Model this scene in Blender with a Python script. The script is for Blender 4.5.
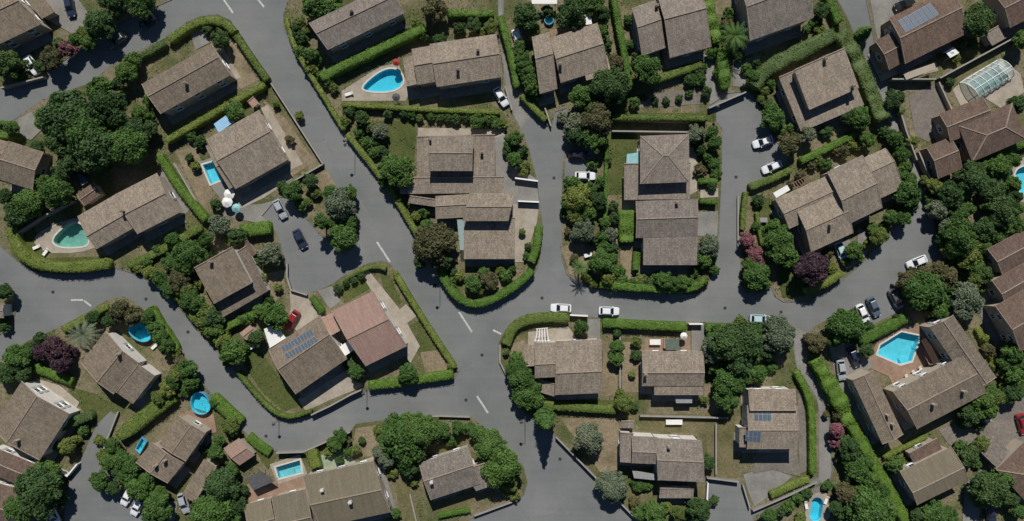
import bpy, math, random
import numpy as np
from mathutils import Vector, noise
from mathutils.geometry import tessellate_polygon

for o in list(bpy.data.objects):
    bpy.data.objects.remove(o)
random.seed(11)
RNG = np.random.default_rng(11)
scene = bpy.context.scene
COL = scene.collection

# ------------------------------------------------------------ camera, sky, sun, exposure
CAM_H = 150.0                 # drone height in metres
MPP = 0.22                    # metres on the ground for one photo pixel
cam_data = bpy.data.cameras.new('camera')
cam = bpy.data.objects.new('camera', cam_data)
COL.objects.link(cam)
cam.location = (0, 0, CAM_H)
cam.rotation_euler = (0, 0, 0)
cam_data.sensor_fit = 'HORIZONTAL'
cam_data.sensor_width = 36.0
cam_data.lens = 36.0 * CAM_H / (1024 * MPP)
cam_data.clip_end = 2000
scene.camera = cam

SUN_ELEV = math.radians(46)
SUN_ROT = math.radians(0)     # the sun stands towards the top of the picture
world = bpy.data.worlds.new('World')
scene.world = world
world.use_nodes = True
wn = world.node_tree.nodes
wl = world.node_tree.links
bg = wn.get('Background') or wn.new('ShaderNodeBackground')
wo = wn.get('World Output') or wn.new('ShaderNodeOutputWorld')
wl.new(bg.outputs[0], wo.inputs[0])
sky = wn.new('ShaderNodeTexSky')
sky.sky_type = 'NISHITA'
sky.sun_disc = False
sky.sun_elevation = SUN_ELEV
sky.sun_rotation = SUN_ROT
sky.air_density = 1.0
sky.dust_density = 0.0
sky.ozone_density = 5.0
wl.new(sky.outputs[0], bg.inputs[0])
bg.inputs[1].default_value = 0.05

sun_data = bpy.data.lights.new('sun', 'SUN')
sun_data.energy = 5.0
sun_data.angle = math.radians(0.5)
sun_data.color = (1.0, 0.96, 0.90)
sun = bpy.data.objects.new('sun', sun_data)
COL.objects.link(sun)
sun.rotation_euler = (-(math.pi / 2 - SUN_ELEV), 0, 0)
sun.location = (0, 60, 80)
scene.view_settings.view_transform = 'Standard'
scene.view_settings.look = 'None'
scene.view_settings.exposure = -0.03
scene.view_settings.gamma = 1.0
scene.view_settings.use_curve_mapping = False

# ------------------------------------------------------------ materials
MATS = {}
def ramp(nt, fac, stops):
    r = nt.nodes.new('ShaderNodeValToRGB')
    el = r.color_ramp.elements
    while len(el) < len(stops):
        el.new(0.5)
    for e, (p, c) in zip(el, stops):
        e.position = p
        e.color = (*c, 1)
    nt.links.new(fac, r.inputs[0])
    return r.outputs[0]
def tex_noise(nt, scale, detail=4, rough=0.6, vec=None):
    n = nt.nodes.new('ShaderNodeTexNoise')
    n.inputs['Scale'].default_value = scale
    n.inputs['Detail'].default_value = detail
    n.inputs['Roughness'].default_value = rough
    if vec is not None:
        nt.links.new(vec, n.inputs['Vector'])
    return n.outputs['Fac']
def mixc(nt, fac, a, b, mode='MIX'):
    m = nt.nodes.new('ShaderNodeMix')
    m.data_type = 'RGBA'
    m.blend_type = mode
    if isinstance(fac, (int, float)): m.inputs[0].default_value = fac
    else: nt.links.new(fac, m.inputs[0])
    for i, v in ((6, a), (7, b)):
        if isinstance(v, tuple): m.inputs[i].default_value = (*v, 1)
        else: nt.links.new(v, m.inputs[i])
    return m.outputs[2]
def new_mat(name, rough=0.85, spec=0.25):
    m = bpy.data.materials.new(name)
    m.use_nodes = True
    nt = m.node_tree
    p = nt.nodes['Principled BSDF']
    p.inputs['Roughness'].default_value = rough
    p.inputs['Specular IOR Level'].default_value = spec
    MATS[name] = m
    return m, nt, p
def bump(nt, p, h, strength=0.4, dist=0.05):
    b = nt.nodes.new('ShaderNodeBump')
    b.inputs['Strength'].default_value = strength
    b.inputs['Distance'].default_value = dist
    nt.links.new(h, b.inputs['Height'])
    nt.links.new(b.outputs[0], p.inputs['Normal'])
def geo_pos(nt):
    return nt.nodes.new('ShaderNodeNewGeometry').outputs['Position']
def plain(name, c, rough=0.7, spec=0.3, var=0.15, scale=1.5):
    m, nt, p = new_mat(name, rough, spec)
    n = tex_noise(nt, scale, 5, 0.65, geo_pos(nt))
    col = ramp(nt, n, [(0.3, tuple(x * (1 - var) for x in c)), (0.7, tuple(min(1, x * (1 + var)) for x in c))])
    nt.links.new(col, p.inputs['Base Color'])
    return m
def ground_mat(name, stops, fine, scale=0.12, rough=0.95, bstr=0.5):
    """patchy ground: big blotches broken up by fine grain"""
    m, nt, p = new_mat(name, rough, 0.1)
    pos = geo_pos(nt)
    a = tex_noise(nt, scale, 8, 0.68, pos)
    col = ramp(nt, a, stops)
    f = tex_noise(nt, 2.6, 6, 0.75, pos)
    col2 = ramp(nt, f, fine)
    out = mixc(nt, 1.0, col, col2, 'MULTIPLY')
    nt.links.new(out, p.inputs['Base Color'])
    bump(nt, p, f, bstr, 0.06)
    return m
FINE = [(0.25, (0.45, 0.45, 0.45)), (0.5, (0.95, 0.95, 0.95)), (0.75, (1.45, 1.42, 1.38))]
ground_mat('soil', [(0.32, (0.056, 0.074, 0.024)), (0.46, (0.112, 0.112, 0.052)), (0.58, (0.200, 0.165, 0.110)), (0.72, (0.098, 0.100, 0.042))], FINE, 0.10)
ground_mat('lawn', [(0.3, (0.050, 0.070, 0.020)), (0.5, (0.078, 0.094, 0.030)), (0.7, (0.115, 0.112, 0.045))], FINE, 0.16)
ground_mat('dry_grass', [(0.3, (0.085, 0.088, 0.034)), (0.5, (0.135, 0.122, 0.060)), (0.7, (0.175, 0.145, 0.085))], FINE, 0.16)
ground_mat('bare_soil', [(0.3, (0.135, 0.118, 0.066)), (0.48, (0.215, 0.172, 0.112)), (0.7, (0.275, 0.220, 0.150))], FINE, 0.22)
FINE2 = [(0.3, (0.82, 0.82, 0.82)), (0.5, (1.0, 1.0, 1.0)), (0.7, (1.15, 1.15, 1.15))]
ground_mat('concrete', [(0.3, (0.165, 0.158, 0.145)), (0.5, (0.205, 0.197, 0.180)), (0.7, (0.25, 0.24, 0.22))], FINE2, 0.25, 0.9, 0.15)
ground_mat('gravel', [(0.3, (0.135, 0.118, 0.100)), (0.5, (0.17, 0.15, 0.128)), (0.7, (0.21, 0.185, 0.158))], [(0.3, (0.65, 0.65, 0.65)), (0.5, (1, 1, 1)), (0.7, (1.3, 1.3, 1.3))], 0.2)
ground_mat('paving', [(0.3, (0.24, 0.205, 0.165)), (0.5, (0.32, 0.28, 0.225)), (0.7, (0.38, 0.34, 0.28))], FINE2, 0.35, 0.85, 0.15)
ground_mat('terracotta', [(0.3, (0.20, 0.135, 0.095)), (0.5, (0.26, 0.175, 0.125)), (0.7, (0.30, 0.22, 0.165))], FINE2, 0.4, 0.85, 0.15)
# asphalt: worn blotches, long patches and fine grit
m, nt, p = new_mat('asphalt', 0.92, 0.2)
pos = geo_pos(nt)
a = tex_noise(nt, 0.07, 8, 0.62, pos)
c1 = ramp(nt, a, [(0.30, (0.132, 0.139, 0.136)), (0.5, (0.160, 0.166, 0.162)), (0.70, (0.192, 0.196, 0.188))])
mp = nt.nodes.new('ShaderNodeMapping'); mp.inputs['Rotation'].default_value = (0, 0, math.radians(57)); mp.inputs['Scale'].default_value = (0.05, 0.7, 1)
nt.links.new(pos, mp.inputs[0])
st = tex_noise(nt, 1.0, 4, 0.6, mp.outputs[0])
c2 = ramp(nt, st, [(0.3, (0.955, 0.955, 0.955)), (0.7, (1.045, 1.045, 1.045))])
f = tex_noise(nt, 5.0, 5, 0.7, pos)
c3 = ramp(nt, f, [(0.3, (0.84, 0.84, 0.84)), (0.7, (1.16, 1.16, 1.16))])
vo = nt.nodes.new('ShaderNodeTexVoronoi'); vo.feature = 'DISTANCE_TO_EDGE'; vo.inputs['Scale'].default_value = 0.11
wv = nt.nodes.new('ShaderNodeVectorMath'); wv.operation = 'MULTIPLY_ADD'; wn_ = nt.nodes.new('ShaderNodeTexNoise'); wn_.inputs['Scale'].default_value = 0.4; nt.links.new(pos, wn_.inputs['Vector'])
nt.links.new(wn_.outputs['Color'], wv.inputs[0]); wv.inputs[1].default_value = (6, 6, 0); nt.links.new(pos, wv.inputs[2]); nt.links.new(wv.outputs[0], vo.inputs['Vector'])
ck = ramp(nt, vo.outputs['Distance'], [(0.0, (0.93, 0.93, 0.93)), (0.008, (1, 1, 1))])
o = mixc(nt, 1.0, mixc(nt, 1.0, mixc(nt, 1.0, c1, c2, 'MULTIPLY'), c3, 'MULTIPLY'), ck, 'MULTIPLY')
nt.links.new(o, p.inputs['Base Color'])
bump(nt, p, f, 0.25, 0.02)

def roof_mat(name, c, dark=0.62, moss=(0.14, 0.135, 0.11), con=1.0):
    """clay tiles: every tile its own tone, lichen blotches, stained rows"""
    m, nt, p = new_mat(name, 0.9, 0.15)
    uv = nt.nodes.new('ShaderNodeUVMap').outputs[0]
    br = nt.nodes.new('ShaderNodeTexBrick')
    br.inputs['Scale'].default_value = 1.0
    br.inputs['Brick Width'].default_value = 0.24
    br.inputs['Row Height'].default_value = 0.36
    br.inputs['Mortar Size'].default_value = 0.022
    br.inputs['Mortar Smooth'].default_value = 0.4
    br.inputs['Color1'].default_value = (*[x * (1 - .25 * con) for x in c], 1)
    br.inputs['Color2'].default_value = (*[min(1, x * (1 + .25 * con)) for x in c], 1)
    br.inputs['Mortar'].default_value = (*[x * 0.5 for x in c], 1)
    br.offset = 0.0
    nt.links.new(uv, br.inputs['Vector'])
    pos = geo_pos(nt)
    a = tex_noise(nt, 0.5, 8, 0.7, pos)
    st = ramp(nt, a, [(0.30, (dark + .14, dark + .14, dark + .15)), (0.52, (1, 1, 1)), (0.75, (1.16, 1.15, 1.12))])
    mp = nt.nodes.new('ShaderNodeMapping'); mp.inputs['Scale'].default_value = (1.6, 0.16, 1)
    nt.links.new(uv, mp.inputs[0])
    sk = tex_noise(nt, 1.0, 5, 0.65, mp.outputs[0])
    st2 = ramp(nt, sk, [(0.3, (0.80, 0.79, 0.78)), (0.7, (1.14, 1.14, 1.14))])
    li = tex_noise(nt, 1.7, 7, 0.75, pos)
    lf = ramp(nt, li, [(0.52, (0, 0, 0)), (0.68, (0.65, 0.65, 0.65))])
    col = mixc(nt, 1.0, mixc(nt, 1.0, br.outputs['Color'], st, 'MULTIPLY'), st2, 'MULTIPLY')
    col = mixc(nt, lf, col, moss)
    oi = nt.nodes.new('ShaderNodeObjectInfo')
    rv = ramp(nt, oi.outputs['Random'], [(0, (0.88, 0.88, 0.9)), (1, (1.1, 1.08, 1.05))])
    col = mixc(nt, 1.0, col, rv, 'MULTIPLY')
    nt.links.new(col, p.inputs['Base Color'])
    bump(nt, p, br.outputs['Fac'], 0.5, 0.04)
    return m
roof_mat('roof_tan', (0.275, 0.232, 0.184))
roof_mat('roof_brown', (0.205, 0.168, 0.128))
roof_mat('roof_pink', (0.375, 0.250, 0.200), 0.85, (0.26, 0.18, 0.15), 0.35)
roof_mat('roof_red', (0.150, 0.105, 0.082))
roof_mat('roof_grey', (0.238, 0.206, 0.176))
roof_mat('roof_plain', (0.190, 0.166, 0.118), 0.85, (0.15, 0.135, 0.095), 0.3)
def stucco(name, c):
    m, nt, p = new_mat(name, 0.9, 0.15)
    pos = geo_pos(nt)
    n = tex_noise(nt, 0.8, 6, 0.7, pos)
    nt.links.new(ramp(nt, n, [(0.3, tuple(x * 0.82 for x in c)), (0.65, c)]), p.inputs['Base Color'])
    return m
stucco('stucco_white', (0.60, 0.575, 0.53))
stucco('stucco_cream', (0.37, 0.32, 0.255))
stucco('stucco_ochre', (0.28, 0.21, 0.15))
stucco('wall_grey', (0.22, 0.21, 0.19))
stucco('coping_stone', (0.30, 0.285, 0.255))
stucco('kerb_stone', (0.165, 0.165, 0.155))
plain('ridge_tile', (0.26, 0.21, 0.165), 0.9, 0.1, 0.3, 3)
plain('wood_dark', (0.07, 0.045, 0.03), 0.7)
plain('wood', (0.18, 0.12, 0.075), 0.7)
plain('shutter_paint', (0.33, 0.34, 0.33), 0.6)
plain('white_paint', (0.72, 0.72, 0.70), 0.5, 0.3, 0.06)
plain('marking', (0.42, 0.42, 0.40), 0.8, 0.2, 0.35, 2.2)
plain('marking_faint', (0.17, 0.17, 0.165), 0.85, 0.2, 0.35, 2.2)
plain('cloth_white', (0.70, 0.69, 0.66), 0.9, 0.1, 0.06)
plain('cloth_grey', (0.085, 0.085, 0.088), 0.9, 0.1, 0.2)
plain('tarp_blue', (0.25, 0.45, 0.62), 0.6, 0.3, 0.1)
plain('tarp_turquoise', (0.22, 0.42, 0.44), 0.6, 0.3, 0.15)
plain('tarp_green', (0.10, 0.125, 0.10), 0.7, 0.2, 0.2)
plain('cloth_red', (0.30, 0.05, 0.04), 0.9, 0.1)
plain('metal_dark', (0.035, 0.036, 0.038), 0.5, 0.5)
plain('metal_grey', (0.25, 0.25, 0.25), 0.45, 0.5)
plain('iron', (0.028, 0.028, 0.028), 0.7, 0.4)
plain('trunk_bark', (0.075, 0.058, 0.042), 0.95, 0.1, 0.35, 6)
plain('tyre', (0.012, 0.012, 0.012), 0.9, 0.2)
plain('rim', (0.4, 0.4, 0.42), 0.35, 0.5)
plain('red_lens', (0.25, 0.01, 0.01), 0.2, 0.5)
plain('clear_lens', (0.65, 0.66, 0.66), 0.15, 0.5)
plain('lawn_mat', (0.03, 0.05, 0.03), 0.8)
m, nt, p = new_mat('car_glass', 0.08, 0.5); p.inputs['Base Color'].default_value = (0.012, 0.015, 0.018, 1)
m, nt, p = new_mat('window_glass', 0.1, 0.5); p.inputs['Base Color'].default_value = (0.03, 0.04, 0.05, 1)
for k, c in dict(white=(0.72, 0.73, 0.74), silver=(0.34, 0.36, 0.38), black=(0.016, 0.017, 0.02), navy=(0.022, 0.032, 0.06),
                 steel=(0.085, 0.12, 0.165), red=(0.26, 0.018, 0.02), grey=(0.10, 0.105, 0.11), pale_blue=(0.42, 0.56, 0.58)).items():
    m, nt, p = new_mat('paint_' + k, 0.28, 0.5)
    p.inputs['Base Color'].default_value = (*c, 1)
    p.inputs['Coat Weight'].default_value = 0.5
    p.inputs['Coat Roughness'].default_value = 0.08
# pools
def water_mat(name, tint):
    m = bpy.data.materials.new(name); m.use_nodes = True; MATS[name] = m
    nt = m.node_tree; nt.nodes.clear()
    out = nt.nodes.new('ShaderNodeOutputMaterial')
    tr = nt.nodes.new('ShaderNodeBsdfTransparent'); tr.inputs[0].default_value = (*tint, 1)
    gl = nt.nodes.new('ShaderNodeBsdfGlossy'); gl.inputs['Roughness'].default_value = 0.06
    fr = nt.nodes.new('ShaderNodeFresnel'); fr.inputs[0].default_value = 1.33
    n = tex_noise(nt, 1.6, 3, 0.5, geo_pos(nt))
    b = nt.nodes.new('ShaderNodeBump'); b.inputs['Strength'].default_value = 0.25; b.inputs['Distance'].default_value = 0.05
    nt.links.new(n, b.inputs['Height']); nt.links.new(b.outputs[0], gl.inputs['Normal']); nt.links.new(b.outputs[0], fr.inputs['Normal'])
    mx = nt.nodes.new('ShaderNodeMixShader')
    nt.links.new(fr.outputs[0], mx.inputs[0]); nt.links.new(tr.outputs[0], mx.inputs[1]); nt.links.new(gl.outputs[0], mx.inputs[2])
    nt.links.new(mx.outputs[0], out.inputs[0])
water_mat('water_blue', (0.48, 0.86, 0.90))
water_mat('water_teal', (0.60, 0.80, 0.78))
plain('pool_tile', (0.36, 0.66, 0.74), 0.5, 0.3, 0.12, 0.8)
plain('pool_tile_sky', (0.20, 0.62, 0.74), 0.5, 0.3, 0.1, 0.8)
plain('pool_tile_green', (0.36, 0.52, 0.46), 0.5, 0.3, 0.2, 0.8)
plain('pool_coping', (0.52, 0.49, 0.43), 0.85, 0.2, 0.12, 2)
plain('pool_liner', (0.10, 0.26, 0.38), 0.5, 0.3, 0.1)
m = bpy.data.materials.new('glazing'); m.use_nodes = True; MATS['glazing'] = m
nt = m.node_tree; nt.nodes.clear()
out = nt.nodes.new('ShaderNodeOutputMaterial'); tr = nt.nodes.new('ShaderNodeBsdfTransparent'); tr.inputs[0].default_value = (0.82, 0.9, 0.9, 1)
df = nt.nodes.new('ShaderNodeBsdfPrincipled'); df.inputs['Base Color'].default_value = (0.5, 0.62, 0.6, 1); df.inputs['Roughness'].default_value = 0.2
mx = nt.nodes.new('ShaderNodeMixShader'); mx.inputs[0].default_value = 0.38
nt.links.new(tr.outputs[0], mx.inputs[1]); nt.links.new(df.outputs[0], mx.inputs[2]); nt.links.new(mx.outputs[0], out.inputs[0])
# solar panels: cells and busbars by UV
m, nt, p = new_mat('solar_cell', 0.35, 0.3)
uv = nt.nodes.new('ShaderNodeUVMap').outputs[0]
br = nt.nodes.new('ShaderNodeTexBrick'); br.offset = 0
br.inputs['Scale'].default_value = 1.0; br.inputs['Brick Width'].default_value = 0.16; br.inputs['Row Height'].default_value = 0.16
br.inputs['Mortar Size'].default_value = 0.006
br.inputs['Color1'].default_value = (0.045, 0.075, 0.12, 1); br.inputs['Color2'].default_value = (0.06, 0.095, 0.145, 1); br.inputs['Mortar'].default_value = (0.2, 0.24, 0.28, 1)
nt.links.new(uv, br.inputs['Vector']); nt.links.new(br.outputs[0], p.inputs['Base Color'])
m, nt, p = new_mat('solar_cell_pale', 0.18, 0.5); p.inputs['Base Color'].default_value = (0.13, 0.16, 0.2, 1)

def leaf_mat(name, lo, mid, hi, sat=1.0):
    m, nt, p = new_mat(name, 0.65, 0.2)
    pos = geo_pos(nt)
    n1 = tex_noise(nt, 0.55, 4, 0.6, pos)
    n2 = tex_noise(nt, 5.5, 3, 0.7, pos)
    ad = nt.nodes.new('ShaderNodeMath'); ad.operation = 'MULTIPLY_ADD'
    nt.links.new(n2, ad.inputs[0]); ad.inputs[1].default_value = 0.65
    h = nt.nodes.new('ShaderNodeMath'); h.operation = 'MULTIPLY'; h.inputs[1].default_value = 0.35
    nt.links.new(n1, h.inputs[0]); nt.links.new(h.outputs[0], ad.inputs[2])
    col = ramp(nt, ad.outputs[0], [(0.32, lo), (0.5, mid), (0.68, hi)])
    oi = nt.nodes.new('ShaderNodeObjectInfo')
    rv = ramp(nt, oi.outputs['Random'], [(0, (0.78, 0.82, 0.8)), (0.5, (1, 1, 1)), (1, (1.22, 1.12, 1.05))])
    cc = mixc(nt, 1.0, col, rv, 'MULTIPLY')
    nt.links.new(cc, p.inputs['Base Color'])
    tl = nt.nodes.new('ShaderNodeBsdfTranslucent'); nt.links.new(mixc(nt, 1.0, cc, (1.25, 1.3, 0.8), 'MULTIPLY'), tl.inputs[0])
    mx = nt.nodes.new('ShaderNodeMixShader'); mx.inputs[0].default_value = 0.22
    nt.links.new(p.outputs[0], mx.inputs[1]); nt.links.new(tl.outputs[0], mx.inputs[2])
    nt.links.new(mx.outputs[0], nt.nodes['Material Output'].inputs[0])
    return m
leaf_mat('leaf_broad', (0.036, 0.083, 0.019), (0.077, 0.152, 0.036), (0.145, 0.235, 0.066))
leaf_mat('leaf_olive', (0.076, 0.099, 0.061), (0.145, 0.179, 0.113), (0.241, 0.283, 0.193))
leaf_mat('leaf_dark', (0.025, 0.061, 0.019), (0.058, 0.110, 0.036), (0.110, 0.174, 0.061))
leaf_mat('leaf_plum', (0.033, 0.021, 0.028), (0.069, 0.041, 0.055), (0.124, 0.080, 0.099))
leaf_mat('leaf_magenta', (0.083, 0.083, 0.047), (0.207, 0.103, 0.117), (0.414, 0.138, 0.235))
leaf_mat('leaf_russet', (0.058, 0.072, 0.028), (0.113, 0.113, 0.052), (0.207, 0.152, 0.088))
leaf_mat('leaf_yellow', (0.072, 0.108, 0.025), (0.145, 0.190, 0.047), (0.241, 0.276, 0.083))
leaf_mat('hedge_green', (0.041, 0.097, 0.014), (0.091, 0.174, 0.028), (0.159, 0.255, 0.052))
leaf_mat('hedge_yellow', (0.066, 0.105, 0.019), (0.131, 0.179, 0.039), (0.214, 0.255, 0.072))
leaf_mat('hedge_dark', (0.041, 0.077, 0.025), (0.086, 0.135, 0.044), (0.145, 0.200, 0.077))

# ------------------------------------------------------------ helpers
def W(x, y, z=0.0):
    """photo pixel at height z -> world point"""
    k = MPP * (CAM_H - z) / CAM_H
    return Vector(((x - 512.0) * k, (260.5 - y) * k, z))
class MB:
    def __init__(self): self.v = []; self.f = []; self.mi = []; self.uv = {}
    def face(self, pts, mi=0, uv=None):
        i = len(self.v); self.v += [tuple(p) for p in pts]
        if uv: self.uv[len(self.f)] = uv
        self.f.append(tuple(range(i, i + len(pts)))); self.mi.append(mi)
    def solid(self, ring0, ring1, mi=0, cap0=True, cap1=True):
        n = len(ring0)
        for i in range(n):
            j = (i + 1) % n
            self.face([ring0[i], ring0[j], ring1[j], ring1[i]], mi)
        if cap0: self.face(list(reversed(ring0)), mi)
        if cap1: self.face(ring1, mi)
    def box(self, c, u, v, h, mi=0):
        """box: base centre c, half vectors u and v, height h"""
        c = Vector(c); u = Vector(u); v = Vector(v)
        r0 = [c - u - v, c + u - v, c + u + v, c - u + v]
        r1 = [p + Vector((0, 0, h)) for p in r0]
        self.solid(r0, r1, mi)
    def tube(self, pts, rads, n=8, mi=0):
        rings = []
        for k, p in enumerate(pts):
            p = Vector(p)
            d = (Vector(pts[min(k + 1, len(pts) - 1)]) - Vector(pts[max(k - 1, 0)])).normalized()
            a = d.cross(Vector((0, 0, 1)))
            a = Vector((1, 0, 0)) if a.length < 1e-4 else a.normalized()
            b = d.cross(a)
            rings.append([p + (a * math.cos(t) + b * math.sin(t)) * rads[k] for t in [2 * math.pi * i / n for i in range(n)]])
        for k in range(len(rings) - 1):
            self.solid(rings[k], rings[k + 1], mi, k == 0, k == len(rings) - 2)
    def build(self, name, mats, parent=None, smooth=False):
        me = bpy.data.meshes.new(name)
        me.from_pydata(self.v, [], self.f)
        for mt in (mats if isinstance(mats, (list, tuple)) else [mats]): me.materials.append(MATS[mt])
        if any(self.mi): me.polygons.foreach_set('material_index', self.mi)
        if self.uv:
            ul = me.uv_layers.new(name='UVMap')
            for fi, uvs in self.uv.items():
                for li, q in zip(me.polygons[fi].loop_indices, uvs): ul.data[li].uv = q
        if smooth: me.polygons.foreach_set('use_smooth', [True] * len(me.polygons))
        me.update()
        o = bpy.data.objects.new(name, me); COL.objects.link(o)
        if parent is not None: o.parent = parent
        return o
def tag(o, label, cat, group=None):
    o['label'] = label; o['category'] = cat
    if group: o['group'] = group
    return o
def thing(name, label, cat, loc=(0, 0, 0), rz=0.0, group=None):
    o = bpy.data.objects.new(name, None); COL.objects.link(o)
    o.empty_display_size = 0.3
    o.location = loc; o.rotation_euler = (0, 0, rz)
    if label: tag(o, label, cat, group)
    return o
def link(name, data, parent=None, loc=None, rz=0.0, scale=None, mat=None):
    o = bpy.data.objects.new(name, data); COL.objects.link(o)
    if parent is not None: o.parent = parent
    if loc is not None: o.location = loc
    o.rotation_euler = (0, 0, rz)
    if scale is not None: o.scale = scale
    if mat:
        o.material_slots[0].link = 'OBJECT'; o.material_slots[0].material = MATS[mat]
    return o
def inside(p, poly):
    x, y = p; r = False; n = len(poly)
    for i in range(n):
        x1, y1 = poly[i]; x2, y2 = poly[(i + 1) % n]
        if (y1 > y) != (y2 > y) and x < (x2 - x1) * (y - y1) / (y2 - y1) + x1: r = not r
    return r
def smooth_closed(pts, it=2):
    for _ in range(it):
        q = []
        for i in range(len(pts)):
            a = pts[i]; b = pts[(i + 1) % len(pts)]
            q.append((a[0] * .75 + b[0] * .25, a[1] * .75 + b[1] * .25)); q.append((a[0] * .25 + b[0] * .75, a[1] * .25 + b[1] * .75))
        pts = q
    return pts
def smooth_open(pts, it=2):
    for _ in range(it):
        q = [pts[0]]
        for a, b in zip(pts[:-1], pts[1:]):
            q.append((a[0] * .75 + b[0] * .25, a[1] * .75 + b[1] * .25)); q.append((a[0] * .25 + b[0] * .75, a[1] * .25 + b[1] * .75))
        q.append(pts[-1]); pts = q
    return pts
def ccw(poly):
    s = sum((b[0] - a[0]) * (b[1] + a[1]) for a, b in zip(poly, poly[1:] + poly[:1]))
    return poly if s < 0 else poly[::-1]
def grow(poly, d):
    """move a closed outline (world xy, counter-clockwise) outwards by d"""
    n = len(poly); out = []
    for i in range(n):
        a = Vector(poly[i - 1]); b = Vector(poly[i]); c = Vector(poly[(i + 1) % n])
        e1 = (b - a).normalized(); e2 = (c - b).normalized()
        nm = Vector((e1.y + e2.y, -(e1.x + e2.x)))
        if nm.length < 1e-6: nm = Vector((e1.y, -e1.x))
        nm.normalize()
        k = max(0.5, nm.dot(Vector((e1.y, -e1.x))))
        out.append(tuple(b + nm * (d / k)))
    return out
HOLES = []       # outlines of the sunk pools in photo pixels: every sheet above them is cut open
def sheet(name, poly, z, mat, kerb=0.0):
    """a level sheet of ground with openings for the pools; kerb gives it a stepped edge"""
    P = ccw([tuple(W(x, y)[:2]) for x, y in poly])
    loops = [[Vector((a, b, 0)) for a, b in P]]
    for h in HOLES:
        c = (sum(q[0] for q in h) / len(h), sum(q[1] for q in h) / len(h))
        if inside(c, poly): loops.append([Vector((*W(x, y)[:2], 0)) for x, y in h])
    flat = [q for l in loops for q in l]
    tris = tessellate_polygon(loops)
    mb = MB()
    mb.v = [(q.x, q.y, z) for q in flat]
    for t in tris:
        a, b, c = (flat[i] for i in t)
        s = (b.x - a.x) * (c.y - a.y) - (b.y - a.y) * (c.x - a.x)
        mb.f.append(tuple(t) if s > 0 else tuple(reversed(t))); mb.mi.append(0)
    mats = [mat]
    if kerb:
        mats = [mat, 'kerb_stone']
        inner = grow(P, -0.16)
        for i in range(len(P)):
            j = (i + 1) % len(P)
            mb.face([(*P[i], z - kerb), (*P[j], z - kerb), (*P[j], z + 0.012), (*P[i], z + 0.012)], 1)
            mb.face([(*P[i], z + 0.012), (*P[j], z + 0.012), (*inner[j], z + 0.012), (*inner[i], z + 0.012)], 1)
    o = mb.build(name, mats); o['kind'] = 'structure'
    return o
# labels that single things out: look, side of the nearest house, and rank among its likes
ANCHORS = []; PENDING = []
def auto(o, look, cat, px, group=None):
    o['category'] = cat
    if group: o['group'] = group
    PENDING.append((o, look, px))
ORD = ['', 'second', 'third', 'fourth', 'fifth', 'sixth', 'seventh', 'eighth', 'ninth', 'tenth', 'eleventh', 'twelfth']
NUM = ['', 'one', 'two', 'three', 'four', 'five', 'six', 'seven', 'eight', 'nine', 'ten', 'eleven', 'twelve']
def resolve_labels():
    groups = {}
    for o, look, (x, y) in PENDING:
        ph, ax, ay = min(ANCHORS, key=lambda a: (a[1] - x) ** 2 + (a[2] - y) ** 2)
        dx, dy = x - ax, y - ay
        side = ('right of' if dx > 0 else 'left of') if abs(dx) > abs(dy) else ('below' if dy > 0 else 'above')
        groups.setdefault((look, side, ph), []).append((x, y, o))
    for (look, side, ph), L in groups.items():
        horiz = side in ('above', 'below')
        L.sort(key=lambda t: t[0] if horiz else t[1])
        n = len(L); a, b = ('left', 'right') if horiz else ('top', 'bottom')
        for i, (x, y, o) in enumerate(L):
            if n == 1: rank = ''
            elif i == 0: rank = ('leftmost' if horiz else 'topmost') + ' of %s' % NUM[n]
            elif i == n - 1: rank = ('rightmost' if horiz else 'lowest') + ' of %s' % NUM[n]
            else: rank = '%s of %s from %s' % (ORD[i], NUM[n], a)
            o['label'] = '%s %s %s%s' % (look, side, ph, (', ' + rank) if rank else '')
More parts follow.
